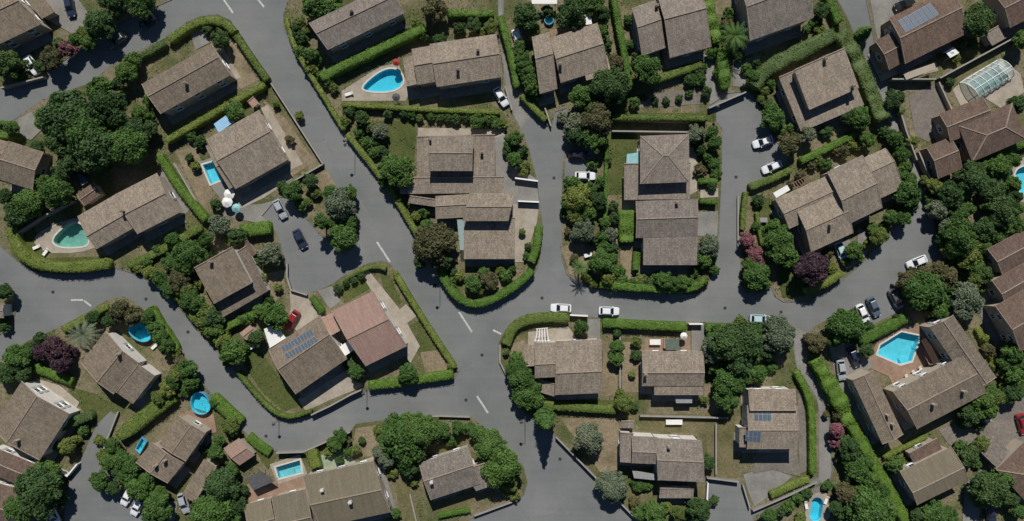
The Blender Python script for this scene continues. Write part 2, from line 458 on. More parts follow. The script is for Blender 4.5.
# ------------------------------------------------------------ pools (outlines first: the ground is cut open for them)
def ell(cx, cy, rx, ry, rot=0, n=28):
    c, s = math.cos(math.radians(rot)), math.sin(math.radians(rot))
    return [(cx + rx * math.cos(t) * c - ry * math.sin(t) * s, cy + rx * math.cos(t) * s + ry * math.sin(t) * c) for t in [2 * math.pi * i / n for i in range(n)]]
def capsule(cx, cy, w, l, rot):
    c, s = math.cos(math.radians(rot)), math.sin(math.radians(rot))
    pts = []
    for k in range(20):
        t = 2 * math.pi * k / 20
        x = w * math.cos(t); y = w * math.sin(t) + (l - w if math.sin(t) > 0 else -(l - w))
        pts.append((cx + x * c - y * s, cy + x * s + y * c))
    return pts
SUNK = [
 ('freeform teardrop swimming pool with bright blue water and pale stone deck', smooth_closed([(362, 87), (378, 73), (391, 68), (401, 72), (404, 82), (398, 89), (386, 92), (366, 91)], 2), 'pool_tile_sky', 'water_blue', 1.0),
 ('freeform green-teal swimming pool half shaded inside a pale curved stone deck', smooth_closed([(52, 241), (62, 229), (76, 221), (86, 228), (90, 244), (80, 247), (60, 247)], 2), 'pool_tile_green', 'water_teal', 1.3),
 ('small rectangular light blue swimming pool along the house with the blue tarp', [(203, 165), (213, 162), (221, 180), (211, 184)], 'pool_tile', 'water_blue', 1.0),
 ('rectangular turquoise swimming pool with white coping by the left road bend', [(276, 467), (300, 460), (302, 472), (279, 478)], 'pool_tile', 'water_teal', 1.2),
 ('five-sided turquoise swimming pool on the terracotta terrace of the right villa', [(877, 354), (880, 345), (901, 332), (920, 336), (911, 361), (900, 364)], 'pool_tile', 'water_blue', 1.3),
 ('capsule-shaped bright blue swimming pool at the bottom edge right of centre', capsule(816, 509, 6, 12, 8), 'pool_tile_sky', 'water_blue', 1.2),
 ('swimming pool under the glazed vault at upper right', [(968, 83), (997, 66), (1008, 77), (980, 94)], 'pool_tile_green', 'water_teal', 1.2),
 ('turquoise swimming pool cut off by the right edge of the picture', smooth_closed([(1014, 172), (1022, 166), (1040, 166), (1044, 190), (1028, 196), (1015, 190)], 2), 'pool_tile', 'water_blue', 1.2),
]
HOLES += [s[1] for s in SUNK]

# ------------------------------------------------------------ ground, roads, plots
sheet('ground', [(-420, -340), (1444, -340), (1444, 860), (-420, 860)], -0.12, 'soil')
sheet('road', [(-120, -120), (1144, -120), (1144, 640), (-120, 640)], 0.0, 'asphalt')
KERB = 0.11
PLOTS = [
 [(-110, -110), (172, -110), (172, 0), (158, 6), (107, 29), (76, 52), (43, 77), (0, 88), (-110, 118)],
 [(-110, 158), (0, 128), (16, 118), (43, 99), (89, 83), (113, 64), (170, 35), (186, 22), (200, 16), (218, 14), (231, 20), (243, 40), (269, 78), (323, 165), (360, 221), (357, 245), (345, 256), (325, 240), (312, 225), (300, 213), (290, 195), (276, 199), (262, 216), (277, 232), (286, 264), (286, 277), (291, 290), (307, 294), (331, 284), (345, 274), (367, 263), (382, 260), (391, 264), (397, 271), (459, 371), (455, 378), (361, 391), (350, 397), (310, 416), (290, 422), (276, 419), (256, 400), (234, 370), (194, 327), (170, 298), (156, 284), (132, 273), (115, 268), (70, 275), (35, 273), (16, 260), (0, 246), (-110, 205)],
 [(-110, 425), (0, 359), (27, 341), (59, 327), (89, 311), (108, 299), (124, 296), (136, 302), (156, 322), (180, 351), (199, 378), (242, 429), (262, 445), (280, 452), (304, 450), (331, 437), (350, 431), (356, 423), (386, 419), (440, 415), (472, 416), (490, 432), (512, 453), (524, 466), (528, 482), (524, 495), (512, 504), (470, 519), (460, 640), (-110, 640)],
 [(-110, 300), (0, 283), (10, 287), (15, 298), (16, 312), (11, 326), (0, 335), (-110, 395)],
 [(288, -110), (288, 0), (283, 14), (283, 26), (291, 46), (315, 86), (345, 134), (367, 162), (394, 197), (418, 240), (437, 273), (452, 296), (462, 306), (474, 310), (490, 304), (520, 287), (531, 279), (538, 267), (541, 256), (543, 224), (540, 200), (537, 178), (530, 150), (521, 128), (512, 112), (506, 85), (499, 30), (497, -110)],
 [(503, -110), (503, 20), (516, 70), (523, 93), (546, 124), (551, 130), (555, 112), (567, 108), (568, 140), (562, 160), (561, 256), (566, 274), (580, 284), (599, 290), (639, 294), (699, 295), (707, 288), (711, 278), (716, 260), (720, 221), (722, 170), (723, 130), (714, 118), (707, 108), (718, 95), (747, 91), (756, 102), (763, 116), (770, 132), (782, 150), (788, 160), (765, 176), (747, 185), (741, 219), (740, 284), (745, 293), (752, 296), (771, 287), (775, 297), (783, 302), (809, 302), (830, 290), (857, 268), (863, 262), (879, 248), (898, 224), (919, 207), (912, 185), (900, 150), (888, 120), (880, 94), (862, 50), (847, 16), (838, 0), (838, -110)],
 [(498, 341), (508, 325), (516, 318), (529, 314), (569, 312), (601, 318), (687, 321), (792, 324), (794, 350), (797, 367), (806, 380), (817, 398), (819, 410), (819, 476), (785, 495), (751, 512), (746, 495), (740, 482), (707, 480), (706, 640), (660, 640), (637, 521), (599, 480), (554, 435), (521, 410), (512, 389), (498, 362)],
 [(753, 640), (753, 516), (820, 482), (829, 484), (832, 470), (828, 410), (826, 398), (808, 367), (806, 334), (814, 326), (830, 317), (852, 308), (870, 325), (905, 308), (897, 288), (898, 278), (908, 270), (943, 256), (930, 215), (918, 165), (905, 130), (897, 95), (879, 78), (872, 30), (866, 0), (866, -110), (1134, -110), (1134, 640)],
]
for q in PLOTS: sheet('garden_ground', q, KERB, 'soil', KERB)
PATCH = [
 ('lawn', 'lawn', [(372, 121), (415, 121), (416, 140), (414, 163), (392, 166), (382, 150)]),
 ('lawn', 'lawn', [(608, 133), (637, 133), (639, 152), (627, 165), (624, 195), (608, 195)]),
 ('lawn', 'lawn', [(237, 354), (261, 351), (291, 394), (300, 404), (285, 412), (262, 392)]),
 ('lawn', 'lawn', [(380, 272), (390, 275), (402, 303), (394, 306), (384, 292)]),
 ('lawn', 'lawn', [(407, 327), (419, 320), (430, 340), (440, 360), (425, 362), (416, 352)]),
 ('lawn', 'lawn', [(338, 288), (362, 277), (372, 288), (345, 303)]),
 ('lawn', 'lawn', [(242, 434), (277, 458), (268, 470), (256, 452)]),
 ('lawn', 'lawn', [(84, 398), (113, 408), (100, 430), (88, 416)]),
 ('lawn', 'lawn', [(66, 385), (100, 395), (118, 410), (95, 423), (78, 405)]),
 ('lawn', 'lawn', [(750, 194), (775, 200), (792, 232), (768, 264), (757, 238)]),
 ('lawn', 'dry_grass', [(619, 338), (633, 338), (633, 392), (619, 392)]),
 ('lawn', 'lawn', [(614, 113), (716, 113), (716, 122), (614, 122)]),
 ('lawn', 'lawn', [(18, 218), (34, 226), (46, 258), (110, 256), (106, 266), (40, 270), (18, 256)]),
 ('lawn', 'dry_grass', [(648, 413), (735, 415), (738, 478), (708, 478), (706, 434), (640, 430)]),
 ('bare_ground', 'bare_soil', [(560, 418), (618, 418), (618, 470), (600, 472)]),
 ('bare_ground', 'bare_soil', [(356, 428), (384, 424), (372, 456), (350, 458)]),
 ('lawn', 'dry_grass', [(394, 470), (410, 480), (420, 521), (400, 521)]),
 ('bare_ground', 'bare_soil', [(222, 34), (240, 46), (262, 78), (240, 90), (232, 66)]),
 ('bare_ground', 'bare_soil', [(262, 98), (285, 118), (316, 162), (292, 176), (284, 150)]),
 ('bare_ground', 'bare_soil', [(176, 152), (196, 146), (214, 196), (203, 208)]),
 ('bare_ground', 'bare_soil', [(560, 246), (584, 244), (600, 272), (598, 286), (570, 274)]),
 ('lawn', 'lawn', [(776, 270), (800, 276), (806, 296), (782, 298)]),
 ('lawn', 'dry_grass', [(942, 84), (985, 58), (990, 66), (950, 92)]),
 ('lawn', 'lawn', [(540, 400), (640, 400), (640, 404), (540, 412)]),
 ('lawn', 'dry_grass', [(428, 505), (490, 488), (498, 496), (440, 515)]),
 ('bare_ground', 'bare_soil', [(300, 172), (327, 170), (346, 202), (330, 198), (312, 184)]),
 ('bare_ground', 'bare_soil', [(603, 342), (617, 342), (617, 396), (603, 396)]),
 ('bare_ground', 'bare_soil', [(609, 204), (618, 204), (617, 268), (610, 262)]),
 ('bare_ground', 'bare_soil', [(620, 246), (634, 246), (634, 282), (620, 280)]),
 ('bare_ground', 'bare_soil', [(420, 352), (440, 350), (452, 368), (426, 374)]),
 ('bare_ground', 'bare_soil', [(264, 274), (283, 270), (286, 288), (276, 302), (266, 296)]),
 ('bare_ground', 'bare_soil', [(622, 342), (640, 342), (640, 392), (622, 392)]),
 ('bare_ground', 'bare_soil', [(968, 208), (984, 202), (992, 218), (974, 226)]),
 ('bare_ground', 'bare_soil', [(506, 346), (524, 340), (524, 364), (510, 366)]),
 ('bare_ground', 'bare_soil', [(704, 384), (716, 384), (716, 410), (704, 410)]),
 ('bare_ground', 'bare_soil', [(906, 120), (914, 130), (926, 160), (916, 158)]),
 ('path', 'paving', [(261, 108), (268, 105), (303, 164), (291, 170)]),
 ('path', 'concrete', [(158, 171), (165, 168), (190, 210), (182, 217)]),
 ('path', 'paving', [(215, 44), (220, 42), (241, 78), (233, 81)]),
 ('path', 'paving', [(483, 455), (491, 457), (506, 492), (498, 491)]),
 ('terrace', 'paving', [(342, 91), (356, 82), (380, 67), (398, 63), (410, 90), (406, 101), (342, 101)]),
 ('terrace', 'paving', smooth_closed([(32, 240), (44, 229), (66, 220), (92, 216), (100, 246), (80, 253), (44, 253)], 1)),
 ('terrace', 'concrete', [(199, 162), (214, 157), (240, 204), (232, 212), (206, 180)]),
 ('terrace', 'terracotta', [(549, 30), (575, 27), (577, 40), (552, 40)]),
 ('driveway', 'concrete', [(702, 54), (714, 58), (721, 98), (710, 105), (704, 92)]),
 ('driveway', 'concrete', [(732, 62), (760, 56), (757, 72), (747, 88), (733, 86)]),
 ('gravel_bed', 'gravel', [(640, 97), (668, 92), (700, 88), (703, 104), (640, 108)]),
 ('driveway', 'concrete', [(868, -10), (912, -10), (893, 25), (882, 30), (878, 42), (875, 30)]),
 ('terrace', 'paving', [(902, 72), (936, 62), (938, 71), (905, 79)]),
 ('driveway', 'gravel', [(908, 96), (937, 83), (950, 110), (940, 116), (944, 130), (928, 142), (915, 136)]),
 ('terrace', 'paving', [(952, 90), (965, 78), (1000, 58), (1020, 74), (1024, 92), (1000, 108), (984, 98), (960, 106)]),
 ('terrace', 'paving', smooth_closed([(1004, 168), (1020, 156), (1060, 156), (1060, 204), (1018, 204), (1006, 190)], 1)),
 ('driveway', 'concrete', [(222, 206), (262, 204), (276, 200), (262, 216), (272, 226), (225, 216)]),
 ('terrace', 'paving', [(246, 182), (288, 163), (294, 178), (264, 198), (242, 208), (234, 198)]),
 ('driveway', 'paving', [(290, 291), (307, 296), (320, 315), (300, 332), (288, 326), (291, 308)]),
 ('driveway', 'concrete', [(318, 291), (332, 286), (341, 301), (330, 309)]),
 ('terrace', 'paving', [(298, 399), (350, 368), (364, 386), (330, 400), (306, 411)]),
 ('path', 'paving', [(359, 270), (366, 267), (399, 308), (420, 346), (410, 364), (396, 330), (370, 288)]),
 ('terrace', 'paving', [(398, 311), (406, 304), (417, 316), (403, 326)]),
 ('terrace', 'paving', [(418, 128), (505, 129), (505, 139), (418, 138)]),
 ('terrace', 'concrete', [(494, 138), (504, 135), (520, 168), (536, 179), (539, 203), (504, 205), (504, 181), (496, 178)]),
 ('terrace', 'paving', [(512, 204), (539, 204), (537, 222), (524, 262), (513, 262)]),
 ('parking_bay', 'asphalt', [(566, 148), (593, 148), (593, 183), (564, 183)]),
 ('terrace', 'paving', [(688, 146), (696, 150), (699, 190), (688, 196)]),
 ('driveway', 'concrete', [(696, 212), (718, 211), (717, 236), (697, 236)]),
 ('terrace', 'paving', [(700, 190), (718, 188), (718, 197), (700, 198)]),
 ('driveway', 'concrete', [(832, 245), (848, 238), (861, 262), (846, 270)]),
 ('path', 'concrete', [(857, 230), (866, 230), (869, 250), (863, 258), (858, 250)]),
 ('terrace', 'gravel', [(786, 236), (797, 228), (806, 245), (795, 254)]),
 ('terrace', 'paving', [(528, 332), (568, 326), (576, 338), (590, 339), (590, 346), (528, 347)]),
 ('driveway', 'concrete', [(588, 319), (600, 319), (600, 342), (588, 342)]),
 ('terrace', 'terracotta', [(645, 338), (665, 338), (665, 352), (645, 352)]),
 ('driveway', 'concrete', [(691, 324), (704, 324), (706, 356), (692, 356)]),
 ('terrace', 'terracotta', [(681, 336), (690, 336), (690, 352), (681, 352)]),
 ('terrace', 'concrete', [(743, 474), (770, 468), (792, 476), (770, 495), (754, 506), (748, 492)]),
 ('terrace', 'gravel', [(756, 450), (796, 448), (800, 476), (772, 470), (752, 474)]),
 ('path', 'gravel', [(797, 388), (807, 400), (808, 470), (799, 474)]),
 ('terrace', 'terracotta', [(868, 360), (878, 338), (904, 324), (926, 326), (948, 362), (896, 392), (888, 376), (870, 368)]),
 ('driveway', 'concrete', [(829, 346), (848, 342), (874, 364), (854, 380), (866, 418), (852, 420), (838, 392)]),
 ('driveway', 'concrete', [(975, 302), (984, 300), (1006, 343), (997, 350), (984, 326)]),
 ('terrace', 'gravel', [(938, 430), (960, 420), (985, 404), (1024, 398), (1040, 436), (986, 466), (962, 472), (966, 452), (948, 444)]),
 ('driveway', 'concrete', [(964, 484), (986, 464), (978, 521), (974, 560), (960, 560)]),
 ('driveway', 'asphalt', [(60, 640), (66, 500), (70, 482), (78, 468), (90, 440), (98, 424), (111, 411), (119, 416), (108, 440), (99, 464), (112, 476), (124, 490), (144, 502), (147, 521), (148, 640)]),
 ('terrace', 'terracotta', [(178, 415), (196, 408), (214, 414), (217, 432), (205, 434)]),
 ('path', 'concrete', [(168, 500), (178, 502), (175, 521), (172, 560), (163, 560)]),
 ('terrace', 'terracotta', [(247, 484), (276, 480), (306, 474), (306, 492), (250, 506)]),
 ('terrace', 'paving', [(270, 464), (300, 454), (308, 474), (278, 484)]),
 ('terrace', 'tiled_green', [(318, 456), (346, 448), (356, 462), (320, 473)]),
 ('path', 'paving', [(352, 464), (376, 455), (378, 460), (354, 470)]),
 ('path', 'concrete', [(376, 462), (384, 466), (396, 508), (388, 512)]),
 ('terrace', 'paving', [(36, 378), (60, 385), (80, 402), (75, 412), (42, 394)]),
 ('driveway', 'concrete', [(40, -10), (72, -10), (92, 18), (76, 36), (52, 22)]),
 ('pavement', 'concrete', [(18, 119), (32, 112), (42, 130), (32, 140), (22, 138)]),
 ('terrace', 'concrete', [(190, 32), (200, 28), (212, 42), (196, 50)]),
 ('terrace', 'paving', [(806, 492), (826, 492), (830, 516), (818, 530), (804, 524)]),
 ('path', 'gravel', [(756, 517), (820, 485), (830, 487), (806, 497), (764, 521)]),
]
ground_mat('tiled_green', [(0.3, (0.20, 0.25, 0.17)), (0.5, (0.27, 0.32, 0.23)), (0.7, (0.36, 0.38, 0.30))], FINE2, 0.5, 0.85, 0.1)
for i, (nm, mt, q) in enumerate(PATCH): sheet(nm, q, KERB + 0.004 + 0.0012 * i, mt)
for q in ([(793, 325), (806, 333), (808, 367), (826, 398), (832, 470), (828, 484), (819, 480), (819, 408), (806, 380), (796, 367)],
          [(880, 92), (897, 96), (905, 130), (918, 165), (929, 212), (920, 208), (912, 185), (900, 150), (888, 120)],
          [(497, -30), (503, 20), (516, 70), (523, 93), (536, 111), (521, 128), (512, 112), (506, 85), (499, 30)]):
    sheet('lane', q, 0.006, 'concrete')

# painted lines
def marking(pts, w=0.35, mat='marking'):
    mb = MB(); P = [W(x, y, 0.012) for x, y in pts]
    for a, b in zip(P[:-1], P[1:]):
        d = (b - a).normalized(); n = Vector((-d.y, d.x, 0)) * w / 2
        mb.face([a - n, b - n, b + n, a + n])
    o = mb.build('road_marking', mat); o['kind'] = 'structure'
for q in ([(459, 312), (472, 332)], [(493, 330), (501, 334)], [(477, 396), (488, 413)], [(377, 242), (390, 262)], [(222, -3), (233, 13)], [(257, -2), (264, 7)],
          [(71, 300), (83, 300)], [(84, 300.5), (91, 306)]): marking(q, 0.42)
for q in ([(462, 371), (481, 361)], [(561, 496), (574, 507)], [(526, 518), (570, 513)], [(474, 331), (480, 327)], [(364, 248), (375, 242)], [(356, 195), (374, 224)], [(318, 130), (332, 153)]): marking(q, 0.3, 'marking_faint')

# ------------------------------------------------------------ pool things
def pool(label, outline, tile, water, depth):
    c = (sum(q[0] for q in outline) / len(outline), sum(q[1] for q in outline) / len(outline))
    t = thing('swimming_pool', label, 'pool', W(*c))
    org = W(*c)
    P = ccw([tuple((W(x, y) - org)[:2]) for x, y in outline])
    out = grow(P, 0.36); n = len(P)
    z1 = KERB + 0.115
    mb = MB()
    for i in range(n):
        j = (i + 1) % n
        mb.face([(*P[i], z1), (*P[j], z1), (*P[j], -depth), (*P[i], -depth)][::-1])
    mb.face([(*q, -depth) for q in P])
    if n < 12:    # entry steps along one side
        a, b = Vector((*P[0], 0)), Vector((*P[1], 0))
        d = (b - a).normalized(); nn = Vector((-d.y, d.x, 0))
        for k in range(3):
            m = a.lerp(b, 0.5) + nn * (0.2 + 0.35 * k)
            mb.box((m.x, m.y, -depth + 0.01), d * 0.8, nn * 0.17, depth * (0.72 - 0.2 * k))
    mb.build('basin', tile, t)
    mb = MB()
    for i in range(n):
        j = (i + 1) % n
        mb.face([(*P[i], z1), (*P[j], z1), (*out[j], z1), (*out[i], z1)][::-1])
        mb.face([(*out[i], KERB - 0.1), (*out[j], KERB - 0.1), (*out[j], z1), (*out[i], z1)])
    mb.build('coping', 'pool_coping', t)
    mb = MB(); mb.face([(*q, KERB - 0.10) for q in P]); mb.build('water', water, t)
for s in SUNK: pool(*s)
def raised_pool(label, outline, h=1.15):
    c = (sum(q[0] for q in outline) / len(outline), sum(q[1] for q in outline) / len(outline))
    org = W(*c, h); org.z = KERB
    t = thing('raised_pool', label, 'pool', org, 0)
    P = ccw([tuple((W(x, y, h) - W(*c, h))[:2]) for x, y in outline]); out = grow(P, 0.16); n = len(P)
    a = MB(); b = MB()
    for i in range(n):
        j = (i + 1) % n
        a.face([(*out[i], 0), (*out[j], 0), (*out[j], h), (*out[i], h)])
        b.face([(*P[i], h + .03), (*P[j], h + .03), (*out[j], h + .03), (*out[i], h + .03)][::-1])
        b.face([(*P[i], h + .03), (*P[j], h + .03), (*P[j], 0.05), (*P[i], 0.05)][::-1], 1)
        b.face([(*grow(P, .2)[i], h - .05), (*grow(P, .2)[j], h - .05), (*out[j], h + .03), (*out[i], h + .03)])
    b.face([(*q, 0.05) for q in P], 1)
    a.build('outer_wall', 'pool_liner', t); b.build('rim', ['pool_liner', 'pool_tile_sky'], t)
    mb = MB(); mb.face([(*q, h - 0.14) for q in P]); mb.build('water', 'water_blue', t)
raised_pool('oval bright blue raised pool beside the white-walled house at left', ell(140, 332, 12, 8, 32))
raised_pool('round bright blue raised pool near the left road with green hedge behind', smooth_closed([(191, 396), (200, 391), (208, 398), (211, 409), (203, 415), (192, 411)], 2))
raised_pool('small light blue square tub pool left of the two-chimney house', [(136, 449), (142, 438), (146, 442), (140, 453)], 0.8)
raised_pool('tiny round turquoise pool below the top edge near centre', ell(549, 20, 4, 4), 0.7)

# ------------------------------------------------------------ houses
SECTIONS = []
def section(t, base, spec, roofm, wallm, rng):
    p0, p1, p2, ze = spec[:4]
    f = spec[4] if len(spec) > 4 else 0.5
    pitch = spec[5] if len(spec) > 5 else 0.24
    hip = spec[6] if len(spec) > 6 else 0
    A, B, C = (W(*q, ze) - base for q in (p0, p1, p2))
    for q in (A, B, C): q.z = ze
    # square the parallelogram up a little so that walls stay vertical and true
    u = B - A; v = C - B
    D = A + v
    L, D_ = u.length, v.length
    un, vn = u.normalized(), v.normalized()
    shed = f in (0, 1)
    rise = pitch * D_ * (0.6 if shed else 0.5)
    def zr(tv):
        if shed: return ze + rise * ((1 - tv) if f == 0 else tv)
        return ze + rise * (tv / f if tv < f else (1 - tv) / (1 - f))
    th = 0.17
    mb = MB()
    def P(a, b, dz=0): q = A + u * a + v * b; return Vector((q.x, q.y, zr(b) + dz))
    def plane(pts):
        mb.face(pts, 0, [((q - A).dot(un), (q - A).dot(vn) * 1.04) for q in pts])
    up = 1 if u.cross(v).z > 0 else -1
    fl = (lambda l: l) if up > 0 else (lambda l: l[::-1])
    if shed:
        plane(fl([P(0, 0), P(1, 0), P(1, 1), P(0, 1)]))
        ring = [P(0, 0), P(1, 0), P(1, 1), P(0, 1)]
    elif hip:
        h = min(0.45, hip * D_ * 0.5 / L)
        r0, r1 = P(h, f), P(1 - h, f)
        plane(fl([P(0, 0), P(1, 0), r1, r0])); plane(fl([r0, r1, P(1, 1), P(0, 1)]))
        for tri, ax in (([P(0, 1), P(0, 0), r0], 0), ([P(1, 0), P(1, 1), r1], 0)):
            tri = fl(tri); mb.face(tri, 0, [((q - A).dot(vn), (q - A).dot(un)) for q in tri])
        ring = [P(0, 0), P(1, 0), P(1, 1), P(0, 1)]
    else:
        plane(fl([P(0, 0), P(1, 0), P(1, f), P(0, f)])); plane(fl([P(0, f), P(1, f), P(1, 1), P(0, 1)]))
        ring = [P(0, 0), P(1, 0), P(1, f), P(1, 1), P(0, 1), P(0, f)]
    low = [q - Vector((0, 0, th)) for q in ring]
    n = len(ring)
    for i in range(n):
        j = (i + 1) % n
        mb.face(fl([low[i], low[j], ring[j], ring[i]]), 1)
    if n == 6:
        mb.face(fl([low[0], low[5], low[2], low[1]]), 1); mb.face(fl([low[5], low[4], low[3], low[2]]), 1)
    else: mb.face(fl(low[::-1]), 1)
    roof = mb.build('roof', [roofm, 'ridge_tile'], t)
    # ridge and verge caps: rows of half-round tiles
    cap = MB()
    def caprow(a, b, r=0.14):
        d = b - a; k = max(1, int(d.length / 0.42)); dn = d.normalized(); s = dn.cross(Vector((0, 0, 1))).normalized() * r
        for i in range(k):
            c0 = a + d * (i / k); c1 = a + d * ((i + 1.06) / k); w = 1.12 if i % 2 else 0.95
            pr = [[c + s * w, c + s * 0.5 * w + Vector((0, 0, r * 0.8)), c - s * 0.5 * w + Vector((0, 0, r * 0.8)), c - s * w] for c in (c0, c1)]
            for q in range(3): cap.face([pr[0][q], pr[0][q + 1], pr[1][q + 1], pr[1][q]])
    if shed: caprow(P(0, 0 if f == 0 else 1, .03), P(1, 0 if f == 0 else 1, .03))
    elif hip:
        caprow(r0, r1)
        for a in (P(0, 0), P(0, 1)): caprow(a, r0)
        for a in (P(1, 0), P(1, 1)): caprow(a, r1)
    else:
        caprow(P(0, f, .02), P(1, f, .02))
        for a in (0, 1):
            for b0, b1 in ((0, f), (f, 1)): caprow(P(a, b0, .02), P(a, b1, .02), 0.09)
    cap.build('ridge_tiles', 'ridge_tile', roof)
    # walls set in under the eaves, gables included
    ov = 0.38; iu = min(0.2, ov / L); iv = min(0.2, ov / D_)
    def Q(a, b, top): q = A + u * a + v * b; return Vector((q.x, q.y, (zr(b) - th - 0.01) if top else 0.0))
    mb = MB()
    a0, a1, b0, b1 = iu, 1 - iu, iv, 1 - iv
    if shed or hip:
        topz = None
        for (x0, y0), (x1, y1) in (((a0, b0), (a1, b0)), ((a1, b0), (a1, b1)), ((a1, b1), (a0, b1)), ((a0, b1), (a0, b0))):
            e = [Q(x0, y0, 0), Q(x1, y1, 0), Q(x1, y1, 1), Q(x0, y0, 1)]
            if hip: e[2].z = e[3].z = ze - th + 0.02
            mb.face(fl(e))
    else:
        mb.face(fl([Q(a0, b0, 0), Q(a1, b0, 0), Q(a1, b0, 1), Q(a0, b0, 1)]))
        mb.face(fl([Q(a1, b1, 0), Q(a0, b1, 0), Q(a0, b1, 1), Q(a1, b1, 1)]))
        mb.face(fl([Q(a1, b0, 0), Q(a1, b1, 0), Q(a1, b1, 1), Q(a1, f, 1), Q(a1, b0, 1)]))
        mb.face(fl([Q(a0, b1, 0), Q(a0, b0, 0), Q(a0, b0, 1), Q(a0, f, 1), Q(a0, b1, 1)]))
    mb.build('wall', wallm, t)
    SECTIONS.append((base, A, u, v, ze, zr, t, roof, a0, a1, b0, b1, fl is not None and up))
    return dict(A=A, u=u, v=v, zr=zr, roof=roof, ze=ze, t=t, base=base, a=(a0, a1), b=(b0, b1), up=up)
WINM = MB()
WINM.box((0, 0, 0), (0.62, 0, 0), (0, 0.03, 0), 1.25, 0)
WINM.face([(-0.52, -0.036, 0.1), (0.52, -0.036, 0.1), (0.52, -0.036, 1.15), (-0.52, -0.036, 1.15)], 1)
WINM.box((0, -0.045, 0.1), (0.03, 0, 0), (0, 0.012, 0), 1.05, 0)
WINM.box((0, -0.08, -0.07), (0.72, 0, 0), (0, 0.1, 0), 0.06, 0)
for sx in (-1, 1): WINM.box((sx * 0.93, -0.05, -0.02), (0.29, 0, 0), (0, 0.03, 0), 1.28, 2)
_w = WINM.build('window', ['white_paint', 'window_glass', 'shutter_paint']); WIN_ME = _w.data; bpy.data.objects.remove(_w)
def windows(S, others):
    A, u, v, ze = S['A'], S['u'], S['v'], S['ze']; base = S['base']
    a0, a1 = S['a']; b0, b1 = S['b']
    cen = A + u * .5 + v * .5
    for (x0, y0), (x1, y1) in (((a0, b0), (a1, b0)), ((a1, b0), (a1, b1)), ((a1, b1), (a0, b1)), ((a0, b1), (a0, b0))):
        s = A + u * x0 + v * y0; e = A + u * x1 + v * y1; d = e - s; L = d.length
        nm = Vector((d.y, -d.x, 0)).normalized()
        if nm.dot((s + e) / 2 - cen) < 0: nm = -nm
        mid = (s + e) / 2 + base
        if nm.dot(Vector((-mid.x, -mid.y, 0))) <= 0.12 * Vector((mid.x, mid.y)).length: continue
        k = int(L / 4.6)
        for i in range(k):
            p = s + d * ((i + 0.5) / k)
            hid = False
            for o in others:
                if o is S: continue
                q = p + nm * 0.5 - o['A']; uu, vv = o['u'], o['v']; det = uu.x * vv.y - uu.y * vv.x
                aa = (q.x * vv.y - q.y * vv.x) / det; bb = (uu.x * q.y - uu.y * q.x) / det
                if 0 < aa < 1 and 0 < bb < 1: hid = True
            if hid: continue
            for z in ([0.95] if ze < 4.3 else [0.95, ze - 1.75]):
                if z + 1.4 > ze - 0.1: continue
                link('window', WIN_ME, S['t'], (p.x + nm.x * 0.03, p.y + nm.y * 0.03, z), math.atan2(nm.y, nm.x) + math.pi / 2)
def roof_at(secs, px, py):
    """roof section under a photo pixel, with the point on its surface"""
    best = None
    for S in secs:
        z = S['ze'] + 0.5
        for _ in range(4):
            q = W(px, py, z) - S['base'] - S['A']; u, v = S['u'], S['v']; det = u.x * v.y - u.y * v.x
            a = (q.x * v.y - q.y * v.x) / det; b = (u.x * q.y - u.y * q.x) / det
            z = S['zr'](min(1, max(0, b)))
        if -0.02 <= a <= 1.02 and -0.02 <= b <= 1.02 and (best is None or z > best[1].z):
            w = W(px, py, z) - S['base']; w.z = z; best = (S, w, a, b)
    return best
